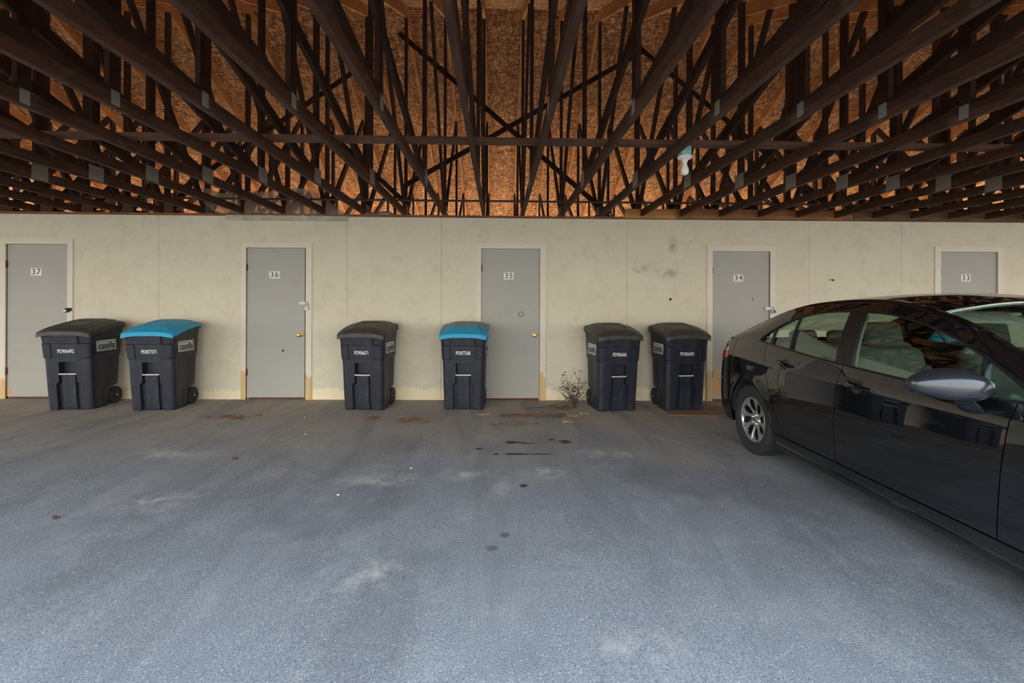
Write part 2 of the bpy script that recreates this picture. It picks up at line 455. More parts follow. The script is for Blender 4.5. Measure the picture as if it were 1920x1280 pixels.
    def build(s, name, mats, parent=None, **k):
        return link(name, s.mesh(name, mats, **k), parent)

def link(name, me, parent=None, loc=None, rot=None):
    o = bpy.data.objects.new(name, me); COL.objects.link(o)
    if parent is not None: o.parent = parent
    if loc is not None: o.location = loc
    if rot is not None: o.rotation_euler = rot
    return o
def tag(o, label=None, cat=None, group=None, kind=None):
    if label: o['label'] = label
    if cat: o['category'] = cat
    if group: o['group'] = group
    if kind: o['kind'] = kind
    return o
def empty(name, loc, rz=0):
    o = bpy.data.objects.new(name, None); COL.objects.link(o)
    o.location = loc; o.rotation_euler = (0, 0, rz); o.empty_display_size = 0.1
    return o
def text_mesh(txt, size, mat, align='CENTER', bold=0.0, xs=1.0, extrude=0.0008, space=1.0):
    cu = bpy.data.curves.new('lettering', 'FONT'); cu.body = txt; cu.size = size
    cu.align_x = align; cu.align_y = 'CENTER'; cu.extrude = extrude; cu.offset = bold; cu.space_character = space
    cu.resolution_u = 3
    o = bpy.data.objects.new('lettering', cu); COL.objects.link(o)
    dg = bpy.context.evaluated_depsgraph_get()
    me = bpy.data.meshes.new_from_object(o.evaluated_get(dg))
    bpy.data.objects.remove(o); bpy.data.curves.remove(cu)
    for v in me.vertices: v.co.x *= xs
    me.materials.clear(); me.materials.append(mat)
    return me
def interp(tbl, x):
    if x <= tbl[0][0]: return tbl[0][1]
    for (a, p), (b, q) in zip(tbl, tbl[1:]):
        if x <= b: return p + (q - p) * (x - a) / (b - a)
    return tbl[-1][1]
def smooth_interp(tbl, x):
    """Catmull-Rom through the table"""
    n = len(tbl)
    if x <= tbl[0][0]: return tbl[0][1]
    if x >= tbl[-1][0]: return tbl[-1][1]
    for i in range(n - 1):
        if x <= tbl[i + 1][0]: break
    x0, y0 = tbl[i]; x1, y1 = tbl[i + 1]
    h = x1 - x0; t = (x - x0) / h
    def sl(k):
        if k == 0: return (tbl[1][1] - tbl[0][1]) / (tbl[1][0] - tbl[0][0])
        if k == n - 1: return (tbl[-1][1] - tbl[-2][1]) / (tbl[-1][0] - tbl[-2][0])
        return (tbl[k + 1][1] - tbl[k - 1][1]) / (tbl[k + 1][0] - tbl[k - 1][0])
    m0, m1 = sl(i) * h, sl(i + 1) * h
    t2, t3 = t * t, t * t * t
    return (2 * t3 - 3 * t2 + 1) * y0 + (t3 - 2 * t2 + t) * m0 + (-2 * t3 + 3 * t2) * y1 + (t3 - t2) * m1

# ------------------------------------------------------------------ the setting
g = MB()
xs = [-60, -14, 14, 60]
g.grid([[(x, y, gz(x)) for x in xs] for y in (-60, 60)])
tag(g.build('floor', M['asphalt'], smooth=False), 'grey stained asphalt of the parking bays', 'floor', kind='structure')

def wx(px, py=600): return atY(px, py, YW).x
ZT = 2.585
DOORS = [(37, (2, 12, 128, 138), 447, 457), (36, (453, 462, 574, 585), 455, 464), (35, (892, 902, 1012, 1023), 457, 466),
         (34, (1325, 1335, 1443, 1452), 461, 471), (33, (1751, 1762, 1869, 1879), 462, 472)]
dinfo = []
for (n, xsd, yt, ys) in DOORS:
    a, b, c, d = [wx(p, 600) for p in xsd]
    zt = atY(xsd[1], yt, YW).z; zs = atY(xsd[1], ys, YW).z
    dinfo.append((n, a, b, c, d, zt, zs))
# wall built of siding sheets with open joints, the doorways left out
seams = sorted([wx(p) for p in (-640, -330, -30, 297, 650, 827, 1175, 1517, 1690, 2050, 2400, 2800)])
w = MB()
xl, xr = -15.0, 15.0
cuts = [xl] + seams + [xr]
for i in range(len(cuts) - 1):
    x0, x1 = cuts[i] + 0.0016, cuts[i + 1] - 0.0016
    segs = [(x0, x1)]
    for (n, a, b, c, d, zt, zs) in dinfo:
        nx = []
        for (p, q) in segs:
            if q <= b or p >= c: nx.append((p, q)); continue
            if p < b: nx.append((p, b))
            if q > c: nx.append((c, q))
            w.box(max(p, b), min(q, c), YW, YW + 0.012, zs, ZT)
        segs = nx
    for (p, q) in segs: w.box(p, q, YW, YW + 0.012, -0.12, ZT)
for (n, a, b, c, d, zt, zs) in dinfo: pass
# framing just behind the sheets
segs = [(xl, xr)]
for (n, a, b, c, d, zt, zs) in dinfo:
    nx = []
    for (p, q) in segs:
        if q <= b or p >= c: nx.append((p, q)); continue
        nx += [(p, b), (c, q)]
    segs = nx
    w.cur = 1; w.box(b, c, YW + 0.012, YW + 0.10, zs, ZT)
w.cur = 1
for (p, q) in segs: w.box(p, q, YW + 0.012, YW + 0.10, -0.12, ZT)
o = w.build('wall_front', [M['wall'], M['hole']], smooth=False, fix=False)
tag(o, 'cream painted plywood wall of the store rooms', 'wall', kind='structure')
b = MB(); b.box(xl, xr, 8.45, 8.55, -0.12, ZT)
tag(b.build('wall_back', M['wall'], smooth=False), 'rear wall of the store rooms', 'wall', kind='structure')
b = MB(); b.box(xl, xr, YW - 0.008, YW + 0.10, ZT, ZC - 0.001)
tag(b.build('trim_1', M['plate_wood'], smooth=False), 'reddish timber plate along the wall top', 'wall plate', kind='structure')
b = MB(); b.box(xl, xr, 8.45, 8.55, ZT, ZC - 0.001)
tag(b.build('trim_2', M['plate_wood'], smooth=False), 'timber plate along the rear wall top', 'wall plate', kind='structure')

# roof deck: two sloping sheets of strand board
DK = 0.158
def zdeck(y): return ZR + DK - SL * abs(y - YR)
b = MB()
for (y0, y1) in ((0.25, YR), (YR, 2 * YR - 0.25)):
    P = [[Vector((x, y, zdeck(y))) for x in (-22, 22)] for y in (y0, y1)]
    b.slab(P, lambda p, i, j: (0, 0, 0.016))
tag(b.build('ceiling', M['osb'], smooth=False), 'orange-brown strand board roof deck over the trusses', 'roof', kind='structure')

# ------------------------------------------------------------------ doors
numseq = {37: '37', 36: '36', 35: '35', 34: '34', 33: '33'}
plate_px = {37: (67.5, 509.5), 36: (514.5, 515), 35: (954, 517), 34: (1384.5, 521), 33: (1811, 521)}
door_c = {}
for idx, (n, a, b_, c, d, zt, zs) in enumerate(dinfo):
    door_c[n] = (b_ + c) / 2
    g0 = gz((a + d) / 2)
    root = empty('door_%d' % (idx + 1), ((b_ + c) / 2, YW, g0))
    L = {37: 'grey store room door numbered 37 behind the black-lidded bin', 36: 'grey store room door numbered 36 with padlock and brass knob',
         35: 'grey store room door numbered 35 with a brass knob', 34: 'grey store room door numbered 34 with peeling foot',
         33: 'grey store room door numbered 33 behind the black car'}[n]
    tag(root, L, 'door', kind='structure')
    ox = (b_ + c) / 2
    A, B, Cc, D = a - ox, b_ - ox, c - ox, d - ox
    T, S = zt - g0, zs - g0
    f = MB()
    f.box(A, B, -0.018, 0.03, -0.01, T); f.box(Cc, D, -0.018, 0.03, -0.01, T)
    f.box(B, Cc, -0.018, 0.03, S, T)
    # mitre lines at the head and the rebate behind
    f.box(B - 0.002, B + 0.012, 0.03, 0.10, 0, S); f.box(Cc - 0.012, Cc + 0.002, 0.03, 0.10, 0, S); f.box(B, Cc, 0.03, 0.10, S - 0.012, S + 0.002)
    f.build('door_frame', M['trim'], root, smooth=False)
    peel = None
    if n == 34:
        p1 = atY(1350, 726, YW)
        p2 = atY(1345, 700, YW)
        peel = [((p1.x, YW, p1.z), (0.26, 1, 0.30), 0.95), ((p2.x, YW, p2.z), (0.10, 1, 0.36), 0.75)]
    if n == 35:
        p1 = atY(925, 747, YW); peel = [((p1.x, YW, p1.z), (0.035, 1, 0.05), 1.6)]
    if n == 37:
        p1 = atY(17, 735, YW); peel = [((p1.x, YW, p1.z), (0.05, 1, 0.25), 1.0)]
    mt = mk_door('grey_door_paint_worn', peel) if peel else M['door']
    s = MB(); gap = 0.022 if n == 36 else 0.006
    s.box(B + 0.005, Cc - gap, 0.006, 0.042, 0.028, S - 0.006)
    slab = s.build('door_panel', mt, root, smooth=False)
    s = MB(); s.box(B, Cc, 0.05, 0.09, -0.01, S)
    s.build('door_stop', M['rust'], root, smooth=False)
    # hinges
    for hz in (S * 0.87, S * 0.18) if n != 35 else (S * 0.87,):
        h = MB(); h.tube([(B + 0.002, -0.006, hz - 0.05), (B + 0.002, -0.006, hz + 0.05)], 0.010, 8)
        h.box(B - 0.012, B + 0.016, -0.003, 0.008, hz - 0.045, hz + 0.045)
        h.build('hinge', M['rust'], root)
    # number plate
    pp = atY(*plate_px[n], YW); lx, lz = pp.x - ox, pp.z - g0
    s = MB(); s.box(lx - 0.071, lx + 0.071, 0.001, 0.0055, lz - 0.052, lz + 0.052)
    plate = s.build('number_plate', M['white_paint'], root, smooth=False)
    link('numerals', text_mesh(numseq[n], 0.112, M['ink'], space=1.15), plate, (lx, 0.0002, lz - 0.001), (PI / 2, 0, 0))
    def knob(px, py, mat):
        q = atY(px, py, YW); h = MB()
        h.lathe([(0.030, 0.004), (0.030, -0.006), (0.012, -0.010), (0.011, -0.032), (0.024, -0.042), (0.028, -0.058), (0.020, -0.072), (0.004, -0.076)], 20, (q.x - ox, 0.002, q.z - g0), 'Y')
        return h.build('door_knob', mat, root)
    def hasp(px, py, lock):
        q = atY(px, py, YW); x, z = q.x - ox, q.z - g0
        h = MB(); h.box(x - 0.075, x + 0.03, -0.024, -0.016, z - 0.020, z + 0.020)
        h.box(x - 0.075, x - 0.03, -0.016, 0.006, z - 0.020, z + 0.020)
        h.tube([(x + 0.03 + 0.022 * math.cos(t), -0.024, z + 0.022 * math.sin(t)) for t in [k * 2 * PI / 16 for k in range(16)]], 0.006, 6, closed=True)
        hp = h.build('hasp', M['zinc'], root)
        h = MB(); lx2, lz2 = (x + 0.035, z - 0.075)
        if lock == 'padlock':
            h.rbox((lx2, -0.035, lz2), (0.055, 0.024, 0.055), 0.006, 2)
            h.tube([(lx2 - 0.018, -0.035, lz2 + 0.02), (lx2 - 0.018, -0.035, lz2 + 0.05), (lx2 - 0.010, -0.035, lz2 + 0.066), (lx2 + 0.010, -0.035, lz2 + 0.066), (lx2 + 0.018, -0.035, lz2 + 0.05), (lx2 + 0.018, -0.035, lz2 + 0.02)], 0.005, 8)
            h.build('padlock', M['zinc'], root)
        else:
            h.lathe([(0.030, 0.0), (0.030, -0.030), (0.022, -0.036), (0.020, -0.044)], 20, (lx2, -0.02, lz2 + 0.03), 'Y')
            lk = h.build('disc_lock', M['zinc'], root)
            h = MB(); h.lathe([(0.016, 0.0), (0.016, -0.004)], 16, (lx2, -0.064, lz2 + 0.03), 'Y')
            h.build('keyhole', M['ink'], lk)
    if n == 37:
        q = atY(131, 581, YW); x, z = q.x - ox, q.z - g0
        h = MB(); h.box(x - 0.035, x + 0.045, -0.024, -0.017, z - 0.012, z + 0.030); h.rbox((x - 0.005, -0.040, z - 0.008), (0.05, 0.03, 0.05), 0.008, 2)
        h.build('padlock', M['dark_metal'], root)
        h = MB(); h.lathe([(0.017, 0.0), (0.017, -0.012), (0.006, -0.016)], 16, (x - 0.012, -0.05, z - 0.01), 'Y'); h.build('lock_cylinder', M['chrome'], root)
    if n == 36:
        hasp(572, 568, 'padlock'); knob(563, 627.5, M['brass'])
        q = atY(530, 657, YW); h = MB(); h.lathe([(0.017, 0.008), (0.017, 0.003)], 16, (q.x - ox, 0, q.z - g0), 'Y'); h.build('lock_hole', M['rust'], root)
        h = MB(); q = atY(577, 627, YW); h.box(q.x - ox - 0.005, q.x - ox + 0.006, 0.0, 0.02, q.z - g0 - 0.025, q.z - g0 + 0.025); h.build('strike', M['dark_metal'], root)
    if n == 35:
        knob(1002, 628, M['brass'])
        q = atY(977, 589, YW); h = MB()
        h.tube([(q.x - ox + (0.036 - 0.006 * math.sin(3 * t)) * math.cos(t), 0.0045, q.z - g0 + 0.036 * math.sin(t)) for t in [k * 2 * PI / 24 for k in range(24)]], 0.006, 6, closed=True)
        h.build('scuff_ring', M['scuff'], root)
    if n == 34:
        hasp(1443, 578, 'disc')
        q = atY(1412, 561, YW); h = MB(); h.box(q.x - ox - 0.004, q.x - ox + 0.004, 0.003, 0.007, q.z - g0 - 0.022, q.z - g0 + 0.022); h.build('slot', M['hole'], root)
# knot holes in the wall
for (px, py, r) in ((1257, 561, 0.020), (1562, 525, 0.016), (1296, 453, 0.008)):
    q = atY(px, py, YW); h = MB(); h.lathe([(r, 0.002), (r * 0.9, -0.003), (r * 0.4, -0.005)], 9, (0, 0, 0), 'Y')
    if px > 1500: h.box(-0.055, 0.02, -0.003, 0.001, -0.003, 0.009)
    o = h.build('knot_hole', M['hole']); o.location = (q.x, YW, q.z)
    tag(o, {1257: 'dark knot hole in the wall above the bins left of door 34', 1562: 'dark split in the wall between doors 34 and 33', 1296: 'small dark nail hole high in the wall left of door 34'}[px], 'hole', kind='structure')

# ------------------------------------------------------------------ roof trusses
TW = 0.038
def zbot(y): return ZR - SL * abs(y - YR)
XT0 = atY(907, 404, YR).x
SP = (atY(1124, 404, YR).x - atY(688, 404, YR).x) / 6
CH = 0.089
PAN = [2.98, 4.80, YR, 8.42, 10.20]
tm = {}
def tmesh(name, mat, fn):
    b = MB(); fn(b); tm.setdefault(name, []).append((b.mesh(name, mat, smooth=False), mat))
heel = (ZR - ZC) / SL
yh0, yh1 = YR - heel, YR + heel
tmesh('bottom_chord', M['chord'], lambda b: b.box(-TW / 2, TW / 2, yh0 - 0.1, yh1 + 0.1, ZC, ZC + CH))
def rafter(y0, y1):
    def fn(b):
        vs = []
        t = DK - 0.004
        for x in (-TW / 2, TW / 2):
            vs += [(x, y0, zbot(y0)), (x, y1, zbot(y1)), (x, y1, zbot(y1) + t), (x, y0, zbot(y0) + t)]
        b.add(vs, [(0, 1, 2, 3), (7, 6, 5, 4), (0, 4, 5, 1), (1, 5, 6, 2), (2, 6, 7, 3), (3, 7, 4, 0)])
    return fn
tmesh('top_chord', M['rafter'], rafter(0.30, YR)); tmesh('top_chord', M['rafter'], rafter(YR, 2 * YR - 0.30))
zc2 = ZC + CH
for y in PAN:
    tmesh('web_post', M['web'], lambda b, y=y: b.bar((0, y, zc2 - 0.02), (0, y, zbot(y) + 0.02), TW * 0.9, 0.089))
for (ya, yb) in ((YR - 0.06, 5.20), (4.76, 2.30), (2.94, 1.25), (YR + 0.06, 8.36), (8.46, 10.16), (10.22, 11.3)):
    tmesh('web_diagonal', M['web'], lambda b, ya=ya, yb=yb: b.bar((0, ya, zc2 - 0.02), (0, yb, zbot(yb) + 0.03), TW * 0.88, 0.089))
for (y, hw, z0, z1) in ((PAN[0], 0.032, 0.012, 0.105), (PAN[1], 0.085, 0.004, 0.150), (YR, 0.09, 0.0, 0.16), (PAN[3], 0.085, 0.004, 0.150)):
    for sx in (-1, 1):
        tmesh('gusset_plate', M['gusset'], lambda b, y=y, sx=sx, hw=hw, z0=z0, z1=z1: b.box(*sorted((sx * (TW / 2), sx * (TW / 2 + 0.0025))), y - hw, y + hw, ZC + z0, ZC + z1))
tm_p = [(n, me) for n, l in tm.items() for (me, _) in l]
ORD = ['', 'first', 'second', 'third', 'fourth', 'fifth', 'sixth', 'seventh', 'eighth', 'ninth', 'tenth']
ks = list(range(-17, 20))
tx = {k: XT0 + SP * k for k in ks}
order = [37, 36, 35, 34, 33]
near = {n: min(ks, key=lambda k: abs(tx[k] - door_c[n])) for n in order}
for k in ks:
    x = tx[k]
    lab = None
    for n in order:
        if near[n] == k: lab = 'dark roof truss meeting the wall over the middle of door %d' % n
    if lab is None:
        if k < near[37]: lab = '%s dark roof truss beyond door 37, counted away from door 36' % ORD[near[37] - k]
        elif k > near[33]: lab = '%s dark roof truss beyond door 33, counted away from door 34' % ORD[k - near[33]]
        else:
            for n, m in zip(order, order[1:]):
                if near[n] < k < near[m]: lab = '%s dark roof truss counted from door %d towards door %d' % (ORD[k - near[n]], n, m)
    root = empty('roof_truss', (x, 0, 0))
    tag(root, lab, 'roof truss', 'row of roof trusses overhead')
    for n, me in tm_p:
        o = link(n, me, root)
        if n == 'gusset_plate' and k == 0: o['label'] = 'grey galvanised gusset plate'

def timber(name, p0, p1, w, h, mat, label, cat, side=(0, 0, 1), group=None):
    b = MB(); c = (Vector(p0) + Vector(p1)) / 2
    L = (Vector(p1) - Vector(p0)); half = L.length / 2
    d = L.normalized(); x = Vector(side); x = (x - d * x.dot(d)).normalized(); y = d.cross(x)
    b.box(-half, half, -w / 2, w / 2, -h / 2, h / 2)
    o = b.build(name, mat, smooth=False)
    R = Matrix((d, x.cross(d) * -1, x)).transposed()
    if R.determinant() < 0: R = Matrix((d, x.cross(d), x)).transposed()
    o.rotation_euler = R.to_euler(); o.location = c
    return tag(o, label, cat, group)
# long flat runner lying on the bottom chords, two lengths lapped end to end
xa = atY(700, 262, 3.77).x
timber('lateral_brace', (-11, 3.80, zc2 + 0.02), (xa, 3.80, zc2 + 0.02), 0.089, 0.038, M['brace'], 'long flat timber runner on the chords, length over doors 37 and 36', 'brace', group='runners across the chords')
timber('lateral_brace', (xa + 0.004, 3.80, zc2 + 0.02), (11, 3.80, zc2 + 0.02), 0.089, 0.038, M['brace'], 'long flat timber runner on the chords, length over doors 35 to 33', 'brace', group='runners across the chords')
b = MB(); b.tube([(-11, 6.02, zc2 + 0.017), (11, 6.02, zc2 + 0.017)], 0.014, 10)
tag(b.build('conduit_pipe', M['conduit']), 'thin dark conduit pipe lying across the chords near the wall', 'pipe')
YB = YR + 0.075
def xbrace(p, q, label):
    a, c = atY(*p, YB), atY(*q, YB)
    timber('cross_brace', a, c, 0.072, 0.022, M['web'], label, 'brace', side=(0, 1, 0), group='slanting cross braces behind the king posts')
xbrace((748, 62), (1134, 396), 'slanting brace falling from the ridge to the wall right of door 35')
YB += 0.024
xbrace((757, 349), (1205, 97), 'slanting brace rising rightward and crossing over door 35')
YB += 0.024
xbrace((1196, 88), (1545, 378), 'slanting brace falling from the ridge towards door 34')
YB += 0.024
xbrace((415, 62), (757, 377), 'slanting brace falling from the ridge towards door 35 from door 36')
YB += 0.024
xbrace((345, 352), (700, 110), 'slanting brace rising above the netting and door 36')

# ------------------------------------------------------------------ things on the wall top
def board(px0, px1, mat, z1px, label, y0=YW - 0.02, th=0.045):
    x0, x1 = wx(px0), wx(px1); z1 = atY((px0 + px1) / 2, z1px, y0).z
    b = MB(); b.rbox((0, 0, 0), (x1 - x0 - 0.003, th, z1 - ZT - 0.008), 0.004, 1)
    o = b.build('timber_board', mat); o.location = ((x0 + x1) / 2, y0 - th / 2, (z1 + ZT + 0.008) / 2)
    return tag(o, label, 'board', 'boards along the wall top')
board(1169, 1264, M['pine'], 393, 'short light pine board on the wall top left of door 34')
board(1264, 1593, M['oldboard'], 394, 'long reddish board on the wall top over door 34')
board(1593, 1990, M['bark'], 396, 'rough dark weathered board on the wall top towards door 33')
# grimy batten under the netting
p0, p1 = atY(424, 410, YW), atY(652, 418, YW)
b = MB(); b.rbox((0, 0, 0), (p1.x - p0.x, 0.018, 0.075), 0.003, 1)
for i in range(26):
    b.rbox((random.uniform(-0.8, 0.8), -0.008, random.uniform(-0.03, 0.045)), (random.uniform(.01, .03), 0.012, random.uniform(.008, .02)), 0.003, 1)
o = b.build('batten', M['batten']); o.location = ((p0.x + p1.x) / 2, YW - 0.012, ZT - 0.028)
tag(o, 'grimy dirt-speckled batten nailed under the netting above door 36', 'batten')
# netting
top = [(352, 357), (372, 353), (392, 353.5), (410, 361), (430, 362), (455, 359), (480, 358.5), (505, 359), (520, 354), (540, 352), (560, 353), (580, 357), (600, 362), (615, 374), (630, 388), (652, 405)]
P = []
for i in range(46):
    px = 352 + (652 - 352) * i / 45
    yt = smooth_interp(top, px)
    yb = max(yt + 1, 401.5 + (px - 400) * 0.012) if px > 408 else max(yt + 1, 358 + (px - 352) * 0.78)
    row = []
    for j in range(9):
        t = j / 8
        Y = YW + 0.02 + 0.04 * math.sin(px * 0.035 + t * 2) * (1 - t) + 0.05 * (1 - t)
        row.append(atY(px, yt + (yb - yt) * t, Y))
    P.append(row)
b = MB(); b.slab(P, lambda p, i, j: (0, 0.0012, 0))
tag(b.build('netting_sheet', M['net']), 'translucent grey netting slumped on the wall top above door 36', 'netting')
# crumpled cloth
b = MB(); P = []
p0 = atY(674, 405, YW); p1 = atY(742, 405, YW)
for i in range(25):
    row = []
    for j in range(9):
        t = i / 24; s = j / 8
        hgt = (0.075 * math.sin(PI * t) ** 0.6 * (0.7 + 0.3 * math.sin(9 * t + 1))) * math.sin(PI * s) ** 0.7
        row.append((p0.x + (p1.x - p0.x) * t, YW - 0.01 + 0.11 * s, ZC + 0.001 + hgt + 0.006 * math.sin(31 * t + 7 * s)))
    P.append(row)
b.slab(P, lambda p, i, j: (0, 0, -0.003))
tag(b.build('crumpled_cloth', M['cloth']), 'crumpled grey cloth lying on the wall top right of door 36', 'cloth')
# loose wires
for (px, mat, lab) in ((208, 'wire_blue', 'bluish wire end curling on the wall top over the black-lidded bin'), (226, 'wire_blue', 'second bluish wire curling on the wall top beside the first'), (266, 'wire_grey', 'grey hooked wire hanging over the wall top above the blue-lidded bin')):
    q = atY(px, 400, YW - 0.02); pts = []
    for i in range(14):
        t = i / 13
        if px == 266: pts.append((q.x + 0.06 * math.sin(t * 4.2) - 0.02, YW - 0.02, ZC + 0.02 + 0.15 * abs(t - 0.55) * 1.9))
        else: pts.append((q.x + 0.025 * math.sin(t * 5 + px), YW - 0.012 + 0.02 * t, ZC + 0.002 + 0.16 * t))
    if px == 266: pts = [(p[0], p[1], p[2]) for p in pts]
    b = MB(); b.tube(pts, 0.005, 6)
    tag(b.build('loose_wire', M[mat]), lab, 'wire', 'loose wires on the wall top')
# junction box with tangled cable at the board end
q = atY(1133, 392, YW + 0.05)
root = empty('tangled_cable', (q.x, YW + 0.03, ZC)); tag(root, 'dark tangle of cable on the wall top beside the pine board', 'cable')
b = MB(); pts = []
for i in range(70):
    t = i / 69
    pts.append((0.10 * math.sin(t * 23) * (0.6 + 0.4 * math.sin(5 * t)) + 0.03, 0.03 * math.cos(t * 17), 0.055 + 0.045 * math.sin(t * 31 + 1)))
b.tube(pts, 0.008, 6); b.build('cable', M['rubber'], root)

# lamp
q = atY(1281, 315, 4.0)
tk = min(ks, key=lambda k: abs(tx[k] - (q.x - 0.05)))
LX = tx[tk] + TW / 2 + 0.042
yl = 3.0
for _ in range(3):
    pass
# find the depth at which the lamp's column falls on the photo's pixel
best = min([2.6 + 0.02 * i for i in range(140)], key=lambda Y: abs(atY(1284, 310, Y).x - LX))
zl = ZC + 0.01
root = empty('ceiling_lamp', (LX, best, zl)); tag(root, 'bare white bulb in a porcelain holder under a teal box', 'lamp')
b = MB(); b.rbox((0, 0, 0.0), (0.078, 0.085, 0.075), 0.006, 2); b.build('junction_box', M['teal'], root)
b = MB(); b.lathe([(0.052, -0.036), (0.059, -0.040), (0.060, -0.048), (0.050, -0.060), (0.026, -0.070), (0.021, -0.088), (0.019, -0.09)], 28); b.build('lamp_holder', M['porcelain'], root)
b = MB(); b.lathe([(0.017, -0.088), (0.017, -0.105), (0.022, -0.122), (0.030, -0.142), (0.0325, -0.160), (0.029, -0.178), (0.018, -0.190), (0.003, -0.194)], 28); b.build('bulb', M['bulb'], root)

# ------------------------------------------------------------------ wheeled bins
BW = [(0, .250), (.03, .255), (.30, .262), (.640, .268), (.662, .279), (.83, .284), (.85, .286), (.945, .298)]
BF = [(0, -.238), (.03, -.243), (.64, -.290), (.83, -.312), (.945, -.330)]
BB = [(0, .050), (.03, .050), (.225, .060), (.262, .212), (.64, .226), (.945, .255)]
def dent(x, z):
    ax = abs(x); d = 0.0
    if .455 < z < .60 and ax < .092: d = .075
    elif z <= .455:
        if ax < .090: d = .012
        s0 = .078 if z < .455 else .09
        s1 = .128 if z < .325 else (.096 + (.355 - z) / .03 * .03 if z < .355 else .096)
        if s0 < ax < s1: d = .042
    if z > .83: d = -.010 if ax < .15 else .006
    if .655 < z < .83 and ax > .165: d = -.012
    return d
def bin_body():
    zs = sorted(set([0, .015, .03] + [.03 + .0135 * i for i in range(1, 68)] + [.325, .355, .448, .462, .594, .606, .640, .650, .657, .664, .826, .834, .945]))
    zs = [z for z in zs if z <= .945]
    rings = []
    for z in zs:
        w, f, b_ = interp(BW, z), interp(BF, z), interp(BB, z); rc = .055
        pts = []
        for i in range(63):
            x = -(w - rc) + 2 * (w - rc) * i / 62
            pts.append((x, f + dent(x, z), z))
        dc = dent(.2, z)
        def arc(cx, cy, a0, dd=0):
            for k in range(1, 7):
                a = a0 + PI / 2 * k / 7; pts.append((cx + rc * math.cos(a), cy + (rc - dd) * math.sin(a), z))
        arc(w - rc, f + rc, -PI / 2, dc)
        for i in range(9):
            t = i / 8; y = f + rc + (b_ - f - 2 * rc) * t
            rib = -.008 if (.03 < z < .64 and .35 < t < .7) else 0
            pts.append((w + rib, y, z))
        arc(w - rc, b_ - rc, 0)
        for i in range(9): pts.append((w - rc - 2 * (w - rc) * i / 8, b_, z))
        arc(-w + rc, b_ - rc, PI / 2)
        for i in range(9):
            t = 1 - i / 8; y = f + rc + (b_ - f - 2 * rc) * t
            rib = .008 if (.03 < z < .64 and .35 < t < .7) else 0
            pts.append((-w + rib, y, z))
        arc(-w + rc, f + rc, PI, dc)
        if z > .66:
            pts = [(p[0], p[1], p[2] + (z - .66) / .285 * .100 * max(0, (p[1] - f) / (b_ - f)) ** .8) for p in pts]
        rings.append(pts)
    b = MB(); b.loft(rings)
    return b.mesh('body', M['bin_body'], ang=28)
LZ = [(-.365, .985), (-.345, 1.000), (-.20, 1.045), (-.05, 1.078), (.10, 1.100), (.20, 1.106), (.25, 1.094), (.272, 1.075)]
def lid_top(x, y):
    z = smooth_interp(LZ, y) - .030 * (abs(x) / .31) ** 3
    ax = abs(x)
    def st(v, a, b): return max(0, min(1, (v - a) / (b - a)))
    e = min(st(.235 - ax, 0, .02), st(y + .320, 0, .02), st(.20 - y, 0, .02))
    z += .014 * e
    e2 = min(st(.175 - ax, 0, .015), st(y + .275, 0, .02), st(.15 - y, 0, .02))
    z += .010 * e2
    e3 = min(st(.13 - ax, 0, .012), st(y + .235, 0, .012), st(.02 - y, 0, .015))
    z -= .012 * e3
    if .262 < ax < .275 or .288 < ax < .298: z += .005 * st(y + .30, 0, .03)
    return z
def bin_lid(mat):
    P = []
    for i in range(64):
        x = -.31 + .62 * i / 63; row = []
        for j in range(64):
            y = -.365 + .637 * j / 63
            yn = abs((y + .0465) / .3185); xn = abs(x / .31)
            x2 = x * (1 - .045 * yn ** 10); y2 = -.0465 + (y + .0465) * (1 - .045 * xn ** 10)
            row.append((x2, y2, lid_top(x, y)))
        P.append(row)
    b = MB()
    b.slab(P, lambda p, i, j: (0, 0, -.048) if i in (0, 63) or j in (0, 63) else (0, 0, -.03))
    b.tube([(-.20, .268, 1.058), (-.20, .268, 1.058001)], .001, 4)
    return b.mesh('lid', mat, ang=40)
def bin_wheel():
    b = MB(); R = .112
    b.lathe([(R - .018, -.026), (R - .004, -.024), (R, -.012), (R, .012), (R - .004, .024), (R - .018, .026)], 36, axis='X')
    for k in range(10):
        a = 2 * PI * k / 10
        b.bar((.006, .02 * math.cos(a), .02 * math.sin(a)), (.006, (R - .012) * math.cos(a), (R - .012) * math.sin(a)), .036, .013, (1, 0, 0))
    b.lathe([(.026, -.024), (.026, .030), (.018, .034)], 18, axis='X')
    return b.mesh('wheel', M['rubber'])
me_body = bin_body(); me_wheel = bin_wheel()
me_lids = {'black': bin_lid(M['lid_black']), 'blue': bin_lid(M['lid_blue']), 'dusty': bin_lid(M['lid_blue_dusty'])}
b = MB(); b.lathe([(.014, 0), (.014, .004), (.006, .006)], 12, axis='X'); me_cap = b.mesh('axle_cap', M['steel_cap'])
b = MB(); b.tube([(-.225, .150, .112), (.225, .150, .112)], .010, 10); me_axle = b.mesh('axle', M['dark_metal'])
b = MB(); b.tube([(-.098, -.272, .452), (.098, -.272, .452)], .009, 10); me_bar = b.mesh('lift_bar', M['bar'])
b = MB(); b.tube([(-.20, .245, .985), (-.20, .272, 1.00), (-.20, .278, 1.01), (.20, .278, 1.01), (.20, .272, 1.00), (.20, .245, .985)], .013, 10); me_handle = b.mesh('handle', M['bin_body'])
me_sticker = None
